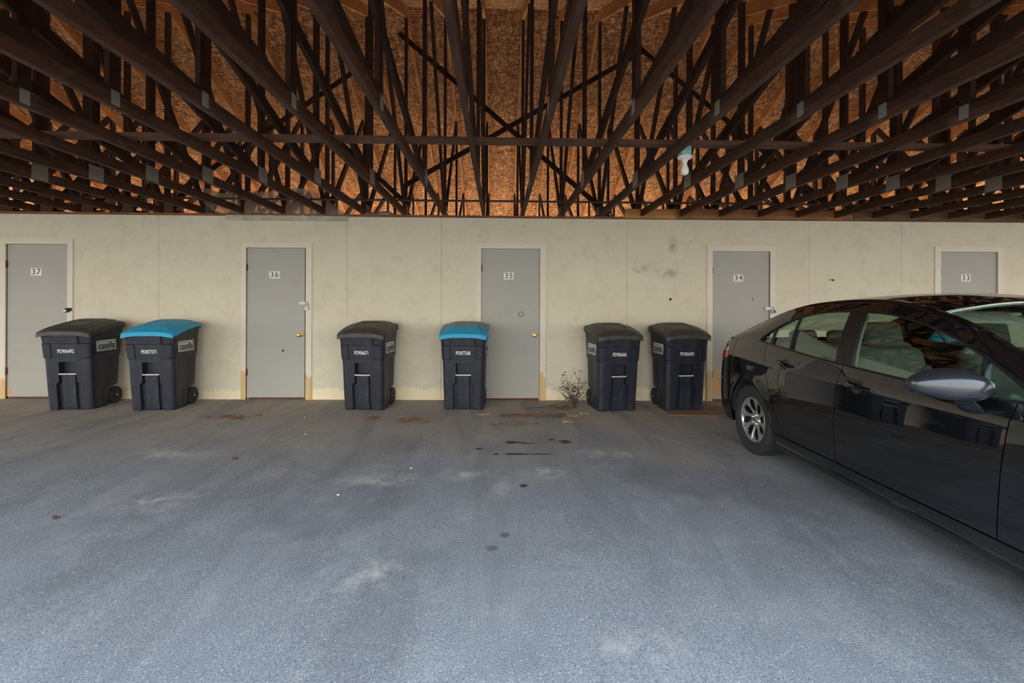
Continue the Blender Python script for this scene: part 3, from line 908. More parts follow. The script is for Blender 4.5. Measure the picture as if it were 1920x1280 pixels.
def mk_sticker():
    b = MB(); b.rbox((0, 0, 0), (.325, .135, .003), .001, 1)
    st = b.mesh('side_sticker', M['sticker'], smooth=False)
    t = text_mesh('casella', .118, M['ink'], bold=.0026, xs=.88, space=1.0)
    b = MB()
    for (x0, x1, y0, y1) in ((-.145, .145, -.056, -.050), (-.145, -.139, -.056, .050), (.139, .145, -.056, .050), (-.145, .03, .044, .050), (.115, .145, .044, .050)):
        b.box(x0, x1, y0, y1, 0, .001)
    fr = b.mesh('sticker_border', M['ink'], smooth=False)
    return st, t, fr
ms_st, ms_t, ms_fr = mk_sticker()
def bin_at(px, py, phi, lid, serial, label):
    p = atG(px, py); R = Matrix.Rotation(phi, 3, 'Z')
    c = p - R @ Vector((0, -.240, 0))
    root = empty('wheeled_bin', (c.x, c.y, gz(c.x)), phi)
    tag(root, label, 'wheeled bin', 'wheeled bins along the wall')
    body = link('body', me_body, root)
    link('lid', me_lids[lid], root)['label'] = {'black': 'dusty black hinged lid', 'blue': 'blue hinged lid', 'dusty': 'blue hinged lid under a film of dust'}[lid]
    for sx in (-1, 1):
        w = link('wheel', me_wheel, root, (sx * .236, .150, .112), (0, 0, 0 if sx > 0 else PI))
        link('axle_cap', me_cap, w, (.034, 0, 0))
        tilt = .066
        s = link('side_sticker', ms_st, root, (sx * (interp(BW, .79) + .0045), -.06, .79), (PI / 2 - tilt, 0, sx * PI / 2))
        s['label'] = 'pale sticker with black lettering'
        link('sticker_lettering', ms_t, s, (0, -.004, .002)); link('sticker_border', ms_fr, s, (0, 0, .0016))
    link('axle', me_axle, root); link('lift_bar', me_bar, root)['label'] = 'pale metal lift bar'; link('handle', me_handle, root)
    link('serial_number', text_mesh(serial, .066, M['white_paint'], bold=.0006, xs=.66), root, (0, interp(BF, .735) - .003, .735), (PI / 2 + .115, 0, 0))['label'] = 'white stencilled serial number'
    return root
rd = math.radians
BIN_XY = []
for a in ((131, 768.5, rd(5), 'black', 'PD906492', 'black-lidded navy wheeled bin numbered PD906492 in front of door 37'),
          (286, 769.5, rd(4), 'blue', 'PD877371', 'navy wheeled bin with bright blue lid numbered PD877371 beside the bin at door 37'),
          (681, 769, rd(-5), 'black', 'PD906671', 'black-lidded navy wheeled bin numbered PD906671 standing alone right of door 36'),
          (869, 768, rd(-2), 'dusty', 'PD877368', 'navy wheeled bin with dusty blue lid numbered PD877368 beside door 35'),
          (1158, 771, rd(7), 'black', 'PD906666', 'black-lidded navy wheeled bin numbered PD906666 beside the dried weed'),
          (1284, 770, rd(3), 'black', 'PD906493', 'black-lidded navy wheeled bin numbered PD906493 standing on cardboard by door 34')):
    BIN_XY.append(bin_at(*a))
BIN_XY[-1].location.z += 0.0085
BIN_XY[-1].rotation_euler.x = 0
# the bin glimpsed through the car's windows
q = atY(1760, 640, 5.65)
pyg = 772
bin_at(1775, 772, rd(0), 'blue', 'PD877372', 'blue-lidded bin glimpsed through the windows of the black car')
for ch in COL.objects:
    if ch.name.startswith('serial_number') and ch.parent and 'glimpsed' in ch.parent.get('label', ''):
        bpy.data.objects.remove(ch); break
q = atY(1830, 650, 6.2)
b = MB(); b.rbox((0, 0, 0), (.42, .03, .95), .004, 1)
o = b.build('leaning_panel', M['pink']); o.location = (q.x, 6.30, gz(q.x) + .472); o.rotation_euler = (rd(-9), 0, 0)
tag(o, 'pinkish panel leaning on the wall, seen through the car windows', 'panel')

# ------------------------------------------------------------------ litter on the asphalt
q0, q1 = atG(1268, 774), atG(1362, 772)
b = MB(); P = []
for i in range(13):
    row = []
    for j in range(9):
        t, s = i / 12, j / 8
        x = -.42 + .86 * t; y = -.19 + .46 * s
        row.append((x, y - .06 * t * (1 - s), .001 + .014 * max(0, t - .8) * 5 * (1 - s)))
    P.append(row)
b.slab(P, lambda p, i, j: (0, 0, .006))
for s in (0.012, .02): pass
c = atG(1305, 772)
o = b.build('flattened_cardboard', M['cardboard']); o.location = (c.x, c.y + .02, gz(c.x))
tag(o, 'flattened brown cardboard under the bin by door 34', 'cardboard')
def litter(px, py, rx, ry, n, mat, seed, name, label, cat, L=(.04, .12), leaf=0.2):
    rnd = random.Random(seed); c = atG(px, py); b = MB()
    for i in range(int(n * .6)):
        a = max(-1, min(1, rnd.gauss(0, .5))); e = max(-1, min(1, rnd.gauss(0, .6))); x, y = a * rx, e * ry
        ang = rnd.gauss(0, .5); l = rnd.uniform(*L); z = rnd.uniform(.002, .012)
        if rnd.random() < leaf:
            w = l * .45
            P = [[(x + math.cos(ang) * (t - .5) * l - math.sin(ang) * s * w * math.sin(PI * (t * .96 + .02)), y + math.sin(ang) * (t - .5) * l + math.cos(ang) * s * w * math.sin(PI * (t * .96 + .02)), z + .012 * s * s + .006 * math.sin(5 * t + i)) for s in (-.5, 0, .5)] for t in [k / 6 for k in range(7)]]
            b.slab(P, lambda p, i, j: (0, 0, .0012))
        else:
            b.tube([(x + math.cos(ang) * (t - .5) * l, y + math.sin(ang) * (t - .5) * l + .01 * math.sin(3 * t + i), z + .004 * math.sin(4 * t + i)) for t in (0, .33, .66, 1)], .0022, 4)
    o = b.build(name, mat); o.location = (c.x, c.y, gz(c.x))
    return tag(o, label, cat, kind='stuff')
litter(432, 783, .36, .10, 70, M['straw'], 1, 'leaf_litter', 'patch of rusty pine straw on the asphalt before door 36', 'litter')
litter(700, 786, .11, .10, 30, M['straw'], 2, 'leaf_litter', 'small clump of pine straw in front of the lone black-lidded bin', 'litter')
litter(775, 789, .27, .13, 60, M['straw'], 3, 'leaf_litter', 'patch of pine straw between the black and dusty blue bins', 'litter')
litter(992, 780, .40, .06, 90, M['straw'], 4, 'leaf_litter', 'long scatter of twigs and leaves before door 35', 'litter', (.06, .3), .15)
litter(966, 795, .25, .06, 26, M['straw'], 5, 'leaf_litter', 'faint scatter of straw in front of the twigs at door 35', 'litter')
litter(1050, 765, .13, .12, 60, M['straw'], 7, 'leaf_litter', 'dry leaves gathered at the foot of the dried weed', 'litter', (.05, .14), .45)
litter(1010, 752.5, .42, .03, 30, M['leaf'], 8, 'leaf_litter', 'leaf crumbs along the threshold of door 35', 'litter', (.03, .06), .5)
# big dry leaf lying flat
def big_leaf(px, py, sx, sy, seed, label):
    rnd = random.Random(seed); c = atG(px, py); b = MB(); N = 22
    ring = []
    for k in range(N):
        a = 2 * PI * k / N; r = .8 + .3 * rnd.random()
        ring.append((sx * r * math.cos(a), sy * r * math.sin(a), .006 + .014 * rnd.random()))
    P = [[(p[0] * t, p[1] * t, p[2] * (0.4 + 0.6 * t)) for p in ring + ring[:1]] for t in (.02, .4, .75, 1)]
    b.slab(P, lambda p, i, j: (0, 0, .002))
    o = b.build('dry_leaf', M['leaf']); o.location = (c.x, c.y, gz(c.x))
    tag(o, label, 'leaf', 'large dry leaves')
big_leaf(1075, 782, .085, .10, 3, 'large curled tan leaf on the asphalt beside the dried weed')
big_leaf(1066, 793, .07, .03, 4, 'smaller tan leaf just in front of the large curled leaf')
big_leaf(1096, 777, .06, .05, 5, 'tan leaf right in front of the dried weed')
big_leaf(908, 779, .09, .025, 6, 'narrow tan leaf lying alone in front of door 35')
# dried weed
c = atG(1079, 764); root = empty('dried_weed', (c.x, c.y + .02, gz(c.x))); tag(root, 'dark dried weed standing beside the bin numbered PD906666', 'weed')
rnd = random.Random(11); st = MB(); lf = MB()
for i in range(20):
    a = rnd.gauss(-.12, .34); h = rnd.uniform(.22, .50); k = rnd.gauss(0, .07)
    pts = [(rnd.gauss(0, .02) + math.sin(a) * h * t + k * t * t, (-.05 + .06 * rnd.random()) + .03 * t * rnd.random(), h * math.cos(a) * t) for t in (0, .25, .5, .75, 1)]
    pts[0] = (pts[0][0], pts[0][1], 0.002)
    st.tube(pts, [.0035, .003, .0026, .002, .0014], 5)
    for m in range(5):
        t = rnd.randint(1, 4); q = Vector(pts[t]); l = rnd.uniform(.05, .14); an = rnd.uniform(-1.9, 1.9)
        e = q + Vector((math.sin(an) * l, rnd.uniform(-.03, .02), math.cos(an) * l * .7))
        if e.z < .004: e.z = .004
        st.tube([q, (q + e) / 2 + Vector((0, 0, .008)), e], .0016, 4)
        for u in range(2):
            d = Vector((rnd.uniform(-.022, .022), rnd.uniform(-.01, .01), rnd.uniform(-.015, .018)))
            lf.rbox(e + d, (.016, .004, .011), .0015, 1, Matrix.Rotation(rnd.uniform(0, 3), 3, 'Y'))
st.tube([(-.68, -.10, .006), (-.40, -.08, .03), (-.18, -.05, .07), (-.02, -.02, .10)], [.006, .006, .005, .003], 6)
st.build('stems', M['weed'], root); lf.build('leaves', M['weed'], root)
# scraps
for (px, py, r, mat, lab) in ((573, 814, .012, 'white_paint', 'white scrap on the asphalt before door 36'), (634, 928, .010, 'white_paint', 'white scrap in the middle of the asphalt'), (771, 878, .009, 'white_paint', 'tiny white scrap in front of the lone black-lidded bin'), (440, 861, .022, 'weed', 'dark crumpled leaf on the pale patch left of the middle'), (103, 972, .02, 'weed', 'dark scrap on the asphalt near the lower left'), (571, 783, .01, 'white_paint', 'pale pebble at the foot of door 36')):
    q = atG(px, py); b = MB(); b.rbox((0, 0, r * .35), (r * 2, r * 1.2, r * .7), r * .2, 2, Matrix.Rotation(px, 3, 'Z'))
    o = b.build('scrap', M[mat]); o.location = q; tag(o, lab, 'scrap', 'scraps on the asphalt')

# ------------------------------------------------------------------ the car: u forward from the rear axle, right-hand side at negative y
WZ = [(.17, .842), (.25, .862), (.295, .868), (.33, .876), (.50, .889), (.66, .894), (.78, .888), (.86, .880), (.93, .856), (.98, .838), (1.06, .800)]
ZT_ = [(-1.0, .985), (-.6, 1.030), (-.38, 1.045), (0, 1.052), (.3, 1.030), (.9, .985), (1.6, .955), (2.05, .945), (2.42, .955), (2.8, .905), (3.1, .850), (3.4, .760), (3.7, .690)]
def zt(u): return smooth_interp(ZT_, u)
UR = [(.2, -.90), (.35, -.965), (.5, -.985), (.65, -.98), (.80, -.955), (.95, -.925), (1.05, -.90)]
UF = [(.17, 3.52), (.35, 3.63), (.5, 3.66), (.65, 3.62), (.8, 3.50), (.95, 3.40)]
URC, UFC = -.385, 3.085
def Wd(u, z):
    w = smooth_interp(WZ, z)
    if u > 2.3: w *= 1 - .035 * ((u - 2.3) / .8) ** 2
    if u < .1: w *= 1 - .025 * ((.1 - u) / .5) ** 2
    for c in (0, 2.7):
        d = math.hypot(u - c, z - .316)
        w += .014 * math.exp(-((d - .37) / .06) ** 2)
    return w
RA, ZA = .365, .318
def arch(u, c): return ZA + math.sqrt(max(0, RA * RA - (u - c) ** 2))
def column(ub, zb, ut, n, z0=None, z1=None):
    out = []
    for j in range(n + 1):
        t = j / n
        top = zt(ut) if z1 is None else z1
        z = zb + (top - zb) * t; u = ub + (ut - ub) * t
        out.append((u, -Wd(u, z), z))
    return out
def endcol(phi, rear, n, zb=.205, zt_=None):
    out = []
    uc = URC if rear else UFC
    tbl = UR if rear else UF
    e = 2 / 2.7
    top = zt(uc + (interp(tbl, .9) - uc) * math.sin(phi) ** e) if zt_ is None else zt_
    for j in range(n + 1):
        z = zb + (top - zb) * j / n
        ue = smooth_interp(tbl, z)
        u = uc + (ue - uc) * math.sin(phi) ** e
        out.append((u, -Wd(uc, z) * max(0, math.cos(phi)) ** e, z))
    return out
def mirror(P): return [[(p[0], -p[1], p[2]) for p in r] for r in P]
def inward(th):
    def f(p, i, j):
        s = 1 if p[1] < 0 else -1
        k = 1.0
        if p[0] < URC: return (th * min(1, (URC - p[0]) / .45), s * th * .8, 0)
        if p[0] > UFC: return (-th * min(1, (p[0] - UFC) / .45), s * th * .8, 0)
        return (0, s * th, 0)
    return f
CAR = empty('black_car', (0, 0, 0))
tag(CAR, 'black four-door sedan parked tail to the wall in front of doors 34 and 33', 'car')
NR = 22
def panel(name, P, mat, side, parent=CAR, th=.014):
    b = MB(); b.slab(P if side < 0 else mirror(P), inward(th))
    return b.build(name, mat, parent, ang=40)
# quarter panel (arch and the sliver before the rear door)
q_cols = [column(-.380, .215, -.380, NR), column(-.3655, .215, -.372, NR)]
CUT = lambda ub: -.372 + (ub + .366) / (.500 + .366) * (.150 + .372)
for k in range(0, 19):
    u = -RA * math.cos(PI * k / 18)
    q_cols.append(column(u, arch(u, 0), CUT(u), NR))
q_cols += [column(.3655, .30, CUT(.3655), NR), column(.43, .30, CUT(.43), NR), column(.500, .30, .150, NR)]
door_r = [column(.506 + (1.088 - .506) * k / 12, .30, .156 + (1.118 - .156) * k / 12, NR) for k in range(13)]
door_f = [column(1.094 + (2.130 - 1.094) * k / 16, .30, 1.124 + (2.195 - 1.124) * k / 16, NR) for k in range(17)]
def fcut(ub): return 2.201 + (ub - 2.136) / (3.085 - 2.136) * (3.085 - 2.201)
fen = [column(u, .30, fcut(u), NR) for u in (2.136, 2.2, 2.27, 2.3345)]
for k in range(0, 19):
    u = 2.7 - RA * math.cos(PI * k / 18); fen.append(column(u, arch(u, 2.7), fcut(u), NR))
fen += [column(3.0655, .205, fcut(3.0655), NR), column(3.085, .205, 3.085, NR)]
PH = [PI / 2 * (k / 14) for k in range(15)]
ZBUMP = .700
rear_low = [endcol(p, True, 14, .215, ZBUMP) for p in PH[::-1]]
rear_up = []
for p in PH[::-1]:
    c = endcol(p, True, NR); rear_up.append([q for q in endcol(p, True, 10, ZBUMP + .005)])
front_low = [endcol(p, False, 14, .19, .60) for p in PH]
front_up = [endcol(p, False, 8, .605) for p in PH]
for sd in (-1, 1):
    panel('quarter_panel', q_cols, M['paint'], sd)
    rdo = panel('rear_door', door_r, M['paint'], sd)
    fdo = panel('front_door', door_f, M['paint'], sd)
    panel('fender', fen, M['paint'], sd)
    panel('rear_corner', rear_up, M['paint'], sd)
    panel('front_corner', front_up, M['paint'], sd)
    # door handles with their hollow cups
    for (dr, uu, zz) in ((rdo, .52, .905), (fdo, 1.31, .865)):
        y = Wd(uu, zz)
        b = MB(); pts = []
        for k in range(13):
            t = k / 12; pts.append((uu - .10 + .20 * t, sd * (y - .004 + .036 * math.sin(PI * t) ** .55), zz + .012 - .020 * t))
        b.tube(pts, [.010 + .006 * math.sin(PI * k / 12) for k in range(13)], 10)
        b.build('door_handle', M['paint'], dr)
        b = MB(); b.lathe([(.046, -.003), (.043, .0035), (.030, .0015), (.01, -.001)], 24, (uu - .012, 0, zz - .006), 'Y')
        b.v = [(v[0] + (.02 if v[2] < zz else 0) * 0, sd * (Wd(v[0], v[2]) + .0008 + v[1] * 1), v[2]) for v in b.v]
        b.build('handle_cup', M['trim_black'], dr)
b = MB(); b.slab(rear_low + mirror(rear_low)[::-1][1:], inward(.012)); b.build('rear_bumper', M['paint'], CAR, ang=40)
b = MB(); b.slab(front_low + mirror(front_low)[::-1][1:] if False else front_low, inward(.012))
b.slab(mirror(front_low), inward(.012)); b.build('front_bumper', M['paint'], CAR, ang=40)
# rocker sills
for sd in (-1, 1):
    P = []
    for k in range(25):
        u = .372 + (2.328 - .372) * k / 24
        P.append([(u, -y, z) for (y, z) in ((.800, .165), (.838, .160), (.856, .178), (.862, .205), (.853, .225), (.866, .250), (.872, .292))])
    panel('rocker_sill', P, M['paint'], sd)
# dark inner shell behind the shut lines
b = MB()
cols = [(-.36, .95), (.2, .95), (.5, .9), (1.1, .9), (1.6, .9), (2.05, .89), (2.35, .86)]
for sd in (-1, 1):
    P = [[(u, sd * (Wd(u, z) - .030), z) for z in (.23, .30, .5, .7, .82, zt(u) - .03)] for u in (.40, .5, .8, 1.1, 1.4, 1.7, 2.0, 2.3)]
    b.slab(P, lambda p, i, j: (0, (.02 if p[1] < 0 else -.02), 0))
b.box(-.85, 3.4, -.70, .70, .20, .24)
b.build('inner_shell', M['interior'], CAR)
# wheel housings
b = MB()
for c in (0, 2.7):
    for sd in (-1, 1):
        P = []
        for k in range(17):
            a = PI * k / 16
            P.append([(c - .375 * math.cos(a), sd * y, ZA + .375 * math.sin(a)) for y in (.866, .60)])
        b.slab(P, lambda p, i, j: (0, 0, .004))
        b.box(c - .375, c + .375, *sorted((sd * .60, sd * .59)), .25, .70)
b.build('wheel_housing', M['interior'], CAR)

# greenhouse
RZ = [(-.70, 1.030), (-.55, 1.078), (-.35, 1.158), (-.10, 1.252), (.15, 1.336), (.45, 1.396), (.80, 1.424), (1.10, 1.428), (1.35, 1.410), (1.60, 1.358), (1.85, 1.275), (2.10, 1.158), (2.30, 1.045), (2.46, .958)]
RY = [(-.70, .735), (-.35, .665), (.15, .600), (.6, .580), (1.10, .585), (1.6, .635), (2.1, .715), (2.46, .775)]
def tp(u):
    if u > URC: return 1.0
    t = min(1, (URC - u) / .535); return max(0, 1 - t ** 2.7) ** (1 / 2.7)
rz = lambda u: smooth_interp(RZ, u)
ry = lambda u: smooth_interp(RY, u) * tp(u) ** .5
DT = [(.02, 1.062), (.06, 1.100), (.15, 1.165), (.30, 1.246), (.50, 1.307), (.75, 1.338), (1.05, 1.343), (1.30, 1.332), (1.55, 1.287), (1.75, 1.228), (1.95, 1.148), (2.12, 1.062), (2.30, .962)]
dt = lambda u: smooth_interp(DT, u)
def zlo(u): return zt(u) + .004
def ys(u, z):
    """side surface of the cabin between shoulder and roof rail"""
    a = zlo(u); t = max(0, min(1, (z - a) / max(.01, rz(u) - a)))
    k = tp(u); y0 = Wd(u, zt(u)) * k - .006; y1 = ry(u)
    return y0 + (y1 - y0) * t + .022 * math.sin(PI * t)
us = [-.62, -.56, -.5, -.4, -.3, -.2, -.1, -.04, .02]
us2 = [.02, .04, .06, .1, .15, .2, .25, .3, .35, .4, .45, .5, .6, .7, .8, .9, 1.0, 1.1, 1.2, 1.3, 1.4, 1.5, 1.6, 1.7, 1.8, 1.9, 2.0, 2.1, 2.18, 2.25, 2.30]
us3 = [2.30, 2.33, 2.37, 2.42, 2.46]
for sd in (-1, 1):
    P = []
    for u in us + us2[1:] + us3[1:]:
        lo = zlo(u) - .004 if (u <= .02 or u >= 2.30) else max(zlo(u), dt(u))
        hi = rz(u) + .006
        P.append([(u, -ys(u, lo + (hi - lo) * k / 6), lo + (hi - lo) * k / 6) for k in range(7)])
    panel('window_surround', P, M['paint'], sd, th=.03)
    # panes
    def pane(u0, u1, s0, s1, name, parent=CAR):
        """u0,u1 at the sill, s0,s1 at the top"""
        P = []
        for i in range(15):
            t = i / 14; row = []
            for j in range(9):
                k = j / 8
                u = (u0 + (u1 - u0) * t) * (1 - k) + (s0 + (s1 - s0) * t) * k
                lo = zlo(u) - .010; hi = max(lo + .004, dt(u) + .012)
                z = lo + (hi - lo) * k
                row.append((u, -ys(u, z) + .014, z))
            P.append(row)
        b = MB(); b.slab(P if sd < 0 else mirror(P), lambda p, i, j: (0, .004 if p[1] < 0 else -.004, 0))
        return b.build(name, M['glass'], parent)
    pane(.03, .205, .06, .17, 'quarter_glass')
    pane(.215, .485, .18, .40, 'rear_vent_glass')
    pane(.505, 1.035, .42, .945, 'rear_door_window')
    pane(1.20, 2.045, 1.055, 1.965, 'front_door_window')
    pane(2.065, 2.28, 1.985, 2.28, 'front_vent_glass')
    def strut(ub, ut, w, name, mat, off=-.004, th=.02):
        P = []
        for i in range(2):
            row = []
            for j in range(9):
                k = j / 8; u = (ub + w * (i - .5)) * (1 - k) + (ut + w * (i - .5)) * k
                lo = zlo(u) - .002; z = lo + (dt(u) + .01 - lo) * k
                row.append((u, -ys(u, z) + off, z))
            P.append(row)
        b = MB(); b.slab(P if sd < 0 else mirror(P), lambda p, i, j: (0, th if p[1] < 0 else -th, 0))
        return b.build(name, mat, CAR)
    strut(.21, .175, .018, 'window_divider', M['trim_black'])
    strut(.495, .41, .016, 'window_divider', M['trim_black'])
    strut(1.075, .970, .078, 'pillar_cover', M['trim_black'])
    strut(1.159, 1.034, .078, 'pillar_cover', M['trim_black'])
    strut(2.055, 1.975, .024, 'window_divider', M['mirror_shell'], th=.03)
    # black seal round the opening
    pts = [(u, -sd * -1 * 0, 0) for u in ()]
    loop = [(u, zlo(u) + .002) for u in us2] + [(u, max(zlo(u), dt(u)) + .001) for u in us2[::-1][1:-1]]
    b = MB(); b.tube([(u, sd * (ys(u, z) + .001), z) for (u, z) in loop], .0075, 6, closed=True)
    b.build('window_seal', M['trim_black'], CAR)
def top_loft(ua, ub, n, bulge, m=15, mat=None, name='', off=0.0, inset=0.0, th=.012):
    P = []
    for i in range(n + 1):
        u = ua + (ub - ua) * i / n
        d = (rz(u + .01) - rz(u - .01)) / .02
        nrm = Vector((-d, 0, 1)).normalized()
        row = []
        y1 = ry(u) - inset
        for j in range(m + 1):
            s = -1 + 2 * j / m
            bl = bulge(u) * (1 - abs(s) ** 2.4) + off
            row.append((u + nrm.x * bl, y1 * s, rz(u) + nrm.z * bl))
        P.append(row)
    b = MB(); b.slab(P, lambda p, i, j: (0, 0, -th))
    return b.build(name, mat, CAR)
bl = lambda u: interp([(-.7, .07), (-.4, .075), (.2, .054), (.8, .050), (1.4, .054), (1.9, .10), (2.46, .17)], u)
top_loft(.10, 1.615, 24, bl, mat=M['paint'], name='roof', th=.02)
top_loft(1.622, 2.46, 16, bl, mat=M['glass'], name='windshield', off=-.004, inset=.012, th=.004)
top_loft(-.61, .094, 14, bl, mat=M['glass'], name='rear_window', off=-.004, inset=.012, th=.004)
# bright strip at the top edge of the windshield
u = 1.626; b = MB()
b.tube([(u - (-.25) * 0 + .012, ry(u) * s, rz(u) + bl(u) * (1 - abs(s) ** 2.4) - .001) for s in [-.97 + 1.94 * k / 24 for k in range(25)]], .0022, 6)
b.build('windshield_trim', M['chrome'], CAR)
# boot lid and bonnet
def deck(cols, crown, name):
    P = []
    for (u, y, z) in cols:
        row = []
        for j in range(17):
            s = -1 + j / 8; row.append((u, y * s, z + crown * (1 - s * s)))
        P.append(row)
    b = MB(); b.slab(P, lambda p, i, j: (0, 0, -.014)); return b.build(name, M['paint'], CAR)
rc_ = [(c[-1][0], abs(c[-1][1]) + .001, c[-1][2]) for c in rear_up]
deck(rc_ + [(-.5, Wd(-.38, 1.03) - .0, 1.036 + .0)] * 0 + [(u, Wd(u, zt(u)), zt(u)) for u in (-.36, -.30)], .022, 'boot_lid')
fc_ = [(c[-1][0], abs(c[-1][1]) + .001, c[-1][2]) for c in front_up]
deck([(u, Wd(u, zt(u)), zt(u)) for u in (2.30, 2.42, 2.6, 2.8, 2.95, 3.08)] + fc_, .05, 'bonnet')
# lamps: shells lying over the corners
for sd in (-1, 1):
    for (ph0, ph1, z0, z1, mt, nm) in ((.10, .62, .845, .905, 'taillight', 'taillight'), (.10, .62, .908, .950, 'taillight_clear', 'reversing_lamp')):
        P = []
        for k in range(11):
            ph = ph0 + (ph1 - ph0) * k / 10; e = 2 / 2.7; row = []
            for j in range(5):
                z = z0 + (z1 - z0) * j / 4 + (.0 if k < 3 else 0)
                ue = smooth_interp(UR, z); uu = URC + (ue - URC) * math.sin(ph) ** e
                row.append((uu - .006 * math.sin(ph), -(Wd(URC, z) * math.cos(ph) ** e + .006), z))
            P.append(row)
        b = MB(); b.slab(P if sd < 0 else mirror(P), inward(.006)); b.build(nm, M[mt], CAR)
    P = []
    for k in range(11):
        ph = .1 + .75 * k / 10; e = 2 / 2.7; row = []
        for j in range(5):
            z = .64 + (.10 - .05 * k / 10) * j / 4; ue = smooth_interp(UF, z); uu = UFC + (ue - UFC) * math.sin(ph) ** e
            row.append((uu + .006, -(Wd(UFC, z) * math.cos(ph) ** e + .006), z))
        P.append(row)
    b = MB(); b.slab(P if sd < 0 else mirror(P), inward(.006)); b.build('headlamp', M['headlight'], CAR)
    # rear reflector strip low on the bumper corner
    P = []
    for k in range(7):
        ph = .55 + .25 * k / 6; e = 2 / 2.7; row = []
        for z in (.585, .592):
            ue = smooth_interp(UR, z); uu = URC + (ue - URC) * math.sin(ph) ** e
            row.append((uu - .003, -(Wd(URC, z) * math.cos(ph) ** e + .003), z))
        P.append(row)
    b = MB(); b.slab(P if sd < 0 else mirror(P), inward(.004)); b.build('bumper_strip', M['chrome'], CAR)
b = MB()
P = [[(smooth_interp(UF, z) + .004 - .22 * (y / .6) ** 2 * .5, y, z) for z in (.27, .33, .40, .47, .54)] for y in [-.55 + .1 * k for k in range(12)]]
b.slab(P, lambda p, i, j: (-.01, 0, 0)); b.build('grille', M['trim_black'], CAR)
# shark fin
b = MB(); prof = [(-.075, 0), (-.065, .050), (-.045, .058), (0, .035), (.05, .012), (.09, 0)]
vs = []
uf = .22; z0 = rz(uf) + bl(uf) - .004
for (du, dz) in prof:
    for s in (-1, 1): vs.append((uf + du, s * (.022 if dz < .01 else .008), z0 + dz - .19 * -du * 0 + (du * .19)))
n = len(prof); fs = [(0, 2 * n - 2, 2 * n - 1, 1)] + [(2 * i, 2 * i + 1, 2 * i + 3, 2 * i + 2) for i in range(n - 1)] + [tuple(2 * i for i in range(n)), tuple(2 * i + 1 for i in range(n))[::-1]]
b.add(vs, fs); b.build('antenna_fin', M['paint'], CAR)
# door mirrors
for sd in (-1, 1):
    b = MB(); rings = []
    # rings run from the inner root of the head to its outer tip
    for k in range(15):
        t = k / 14
        yc = .855 + .285 * t
        rzv = .086 * (math.sin(PI * (.10 + .86 * t)) ** .55)
        ru = .085 * (math.sin(PI * (.16 + .80 * t)) ** .6)
        cz = 1.000 + .012 * t - .015 * t * t; cu = 2.055 - .10 * t * t
        ring = []
        for m in range(24):
            a = 2 * PI * m / 24; ca, sa = math.cos(a), math.sin(a)
            e = .75
            x = ru * math.copysign(abs(ca) ** e, ca); z = rzv * math.copysign(abs(sa) ** e, sa)
            if x < 0: x *= .55
            if z < 0: z *= .80
            ring.append((cu + x, sd * yc, cz + z - x * .15))
        rings.append(ring)
    b.loft(rings)
    mr = b.build('door_mirror', M['mirror_shell'], CAR, ang=50)
    b = MB(); rings = []
    for (yc, cz, ru, rv, cu) in ((.840, .868, .075, .040, 2.00), (.872, .884, .070, .040, 2.005), (.905, .915, .062, .040, 2.02), (.945, .945, .062, .034, 2.03)):
        rings.append([(cu + ru * math.cos(2 * PI * m / 16), sd * (yc + rv * .3 * math.sin(2 * PI * m / 16)), cz + rv * math.sin(2 * PI * m / 16)) for m in range(16)])
    b.loft(rings); b.build('mirror_stalk', M['mirror_shell'], mr)
    b = MB(); rings = []
    for k in range(13):
        t = k / 12; yc = .89 + .235 * t
        cz = 1.000 + .012 * t - .015 * t * t - .028; cu = 2.055 - .10 * t * t
        ru = .085 * (math.sin(PI * (.18 + .78 * t)) ** .6) + .003
        rings.append([(cu + ru * math.cos(a) * (1 if math.cos(a) > 0 else .3), sd * yc, cz + z) for (a, z) in [(-PI / 2 + PI * m / 8, 0) for m in range(9)]] + [(cu + ru * math.cos(a) * (1 if math.cos(a) > 0 else .3), sd * yc, cz - .012) for a in [PI / 2 - PI * m / 8 for m in range(9)]])
    b.loft(rings); b.build('mirror_band', M['hubcap'], mr)
    b = MB(); P = [[(2.055 - .10 * t * t - .050 * (math.sin(PI * (.16 + .80 * t)) ** .6), sd * (.865 + .25 * t), 1.0 + z * (math.sin(PI * (.15 + .75 * t)) ** .5)) for z in (-.045, 0, .055)] for t in [k / 8 for k in range(9)]]
    b.slab(P, lambda p, i, j: (.004, 0, 0)); b.build('mirror_glass', M['mirror_glass'], mr)
# wheels
def tyre_mesh():
    b = MB()
    b.lathe([(.212, .070), (.222, .094), (.250, .103), (.285, .102), (.305, .092), (.314, .074), (.316, .05), (.316, -.05), (.314, -.074), (.305, -.092), (.285, -.102), (.250, -.103), (.222, -.094), (.212, -.07), (.205, 0)], 72, axis='Y')
    for k in range(60):
        a = 2 * PI * k / 60
        for (y0, y1, sk, da) in ((-.088, -.050, .25, 0), (-.044, -.006, -.15, .3), (.006, .044, .15, .6), (.050, .088, -.25, 0)):
            a0 = a + da * 2 * PI / 60; w = .062
            vs = []
            for (y, s) in ((y0, 0), (y1, sk)):
                for aa in (a0 + s * .10, a0 + s * .10 + w):
                    for r in (.309, .3205 if abs(y) < .07 else .3165):
                        vs.append((r * math.cos(aa), y, r * math.sin(aa)))
            b.add(vs, [(0, 1, 3, 2), (4, 6, 7, 5), (1, 5, 7, 3), (0, 2, 6, 4), (0, 4, 5, 1), (2, 3, 7, 6)])
    return b.mesh('tyre', M['tyre'], ang=30)
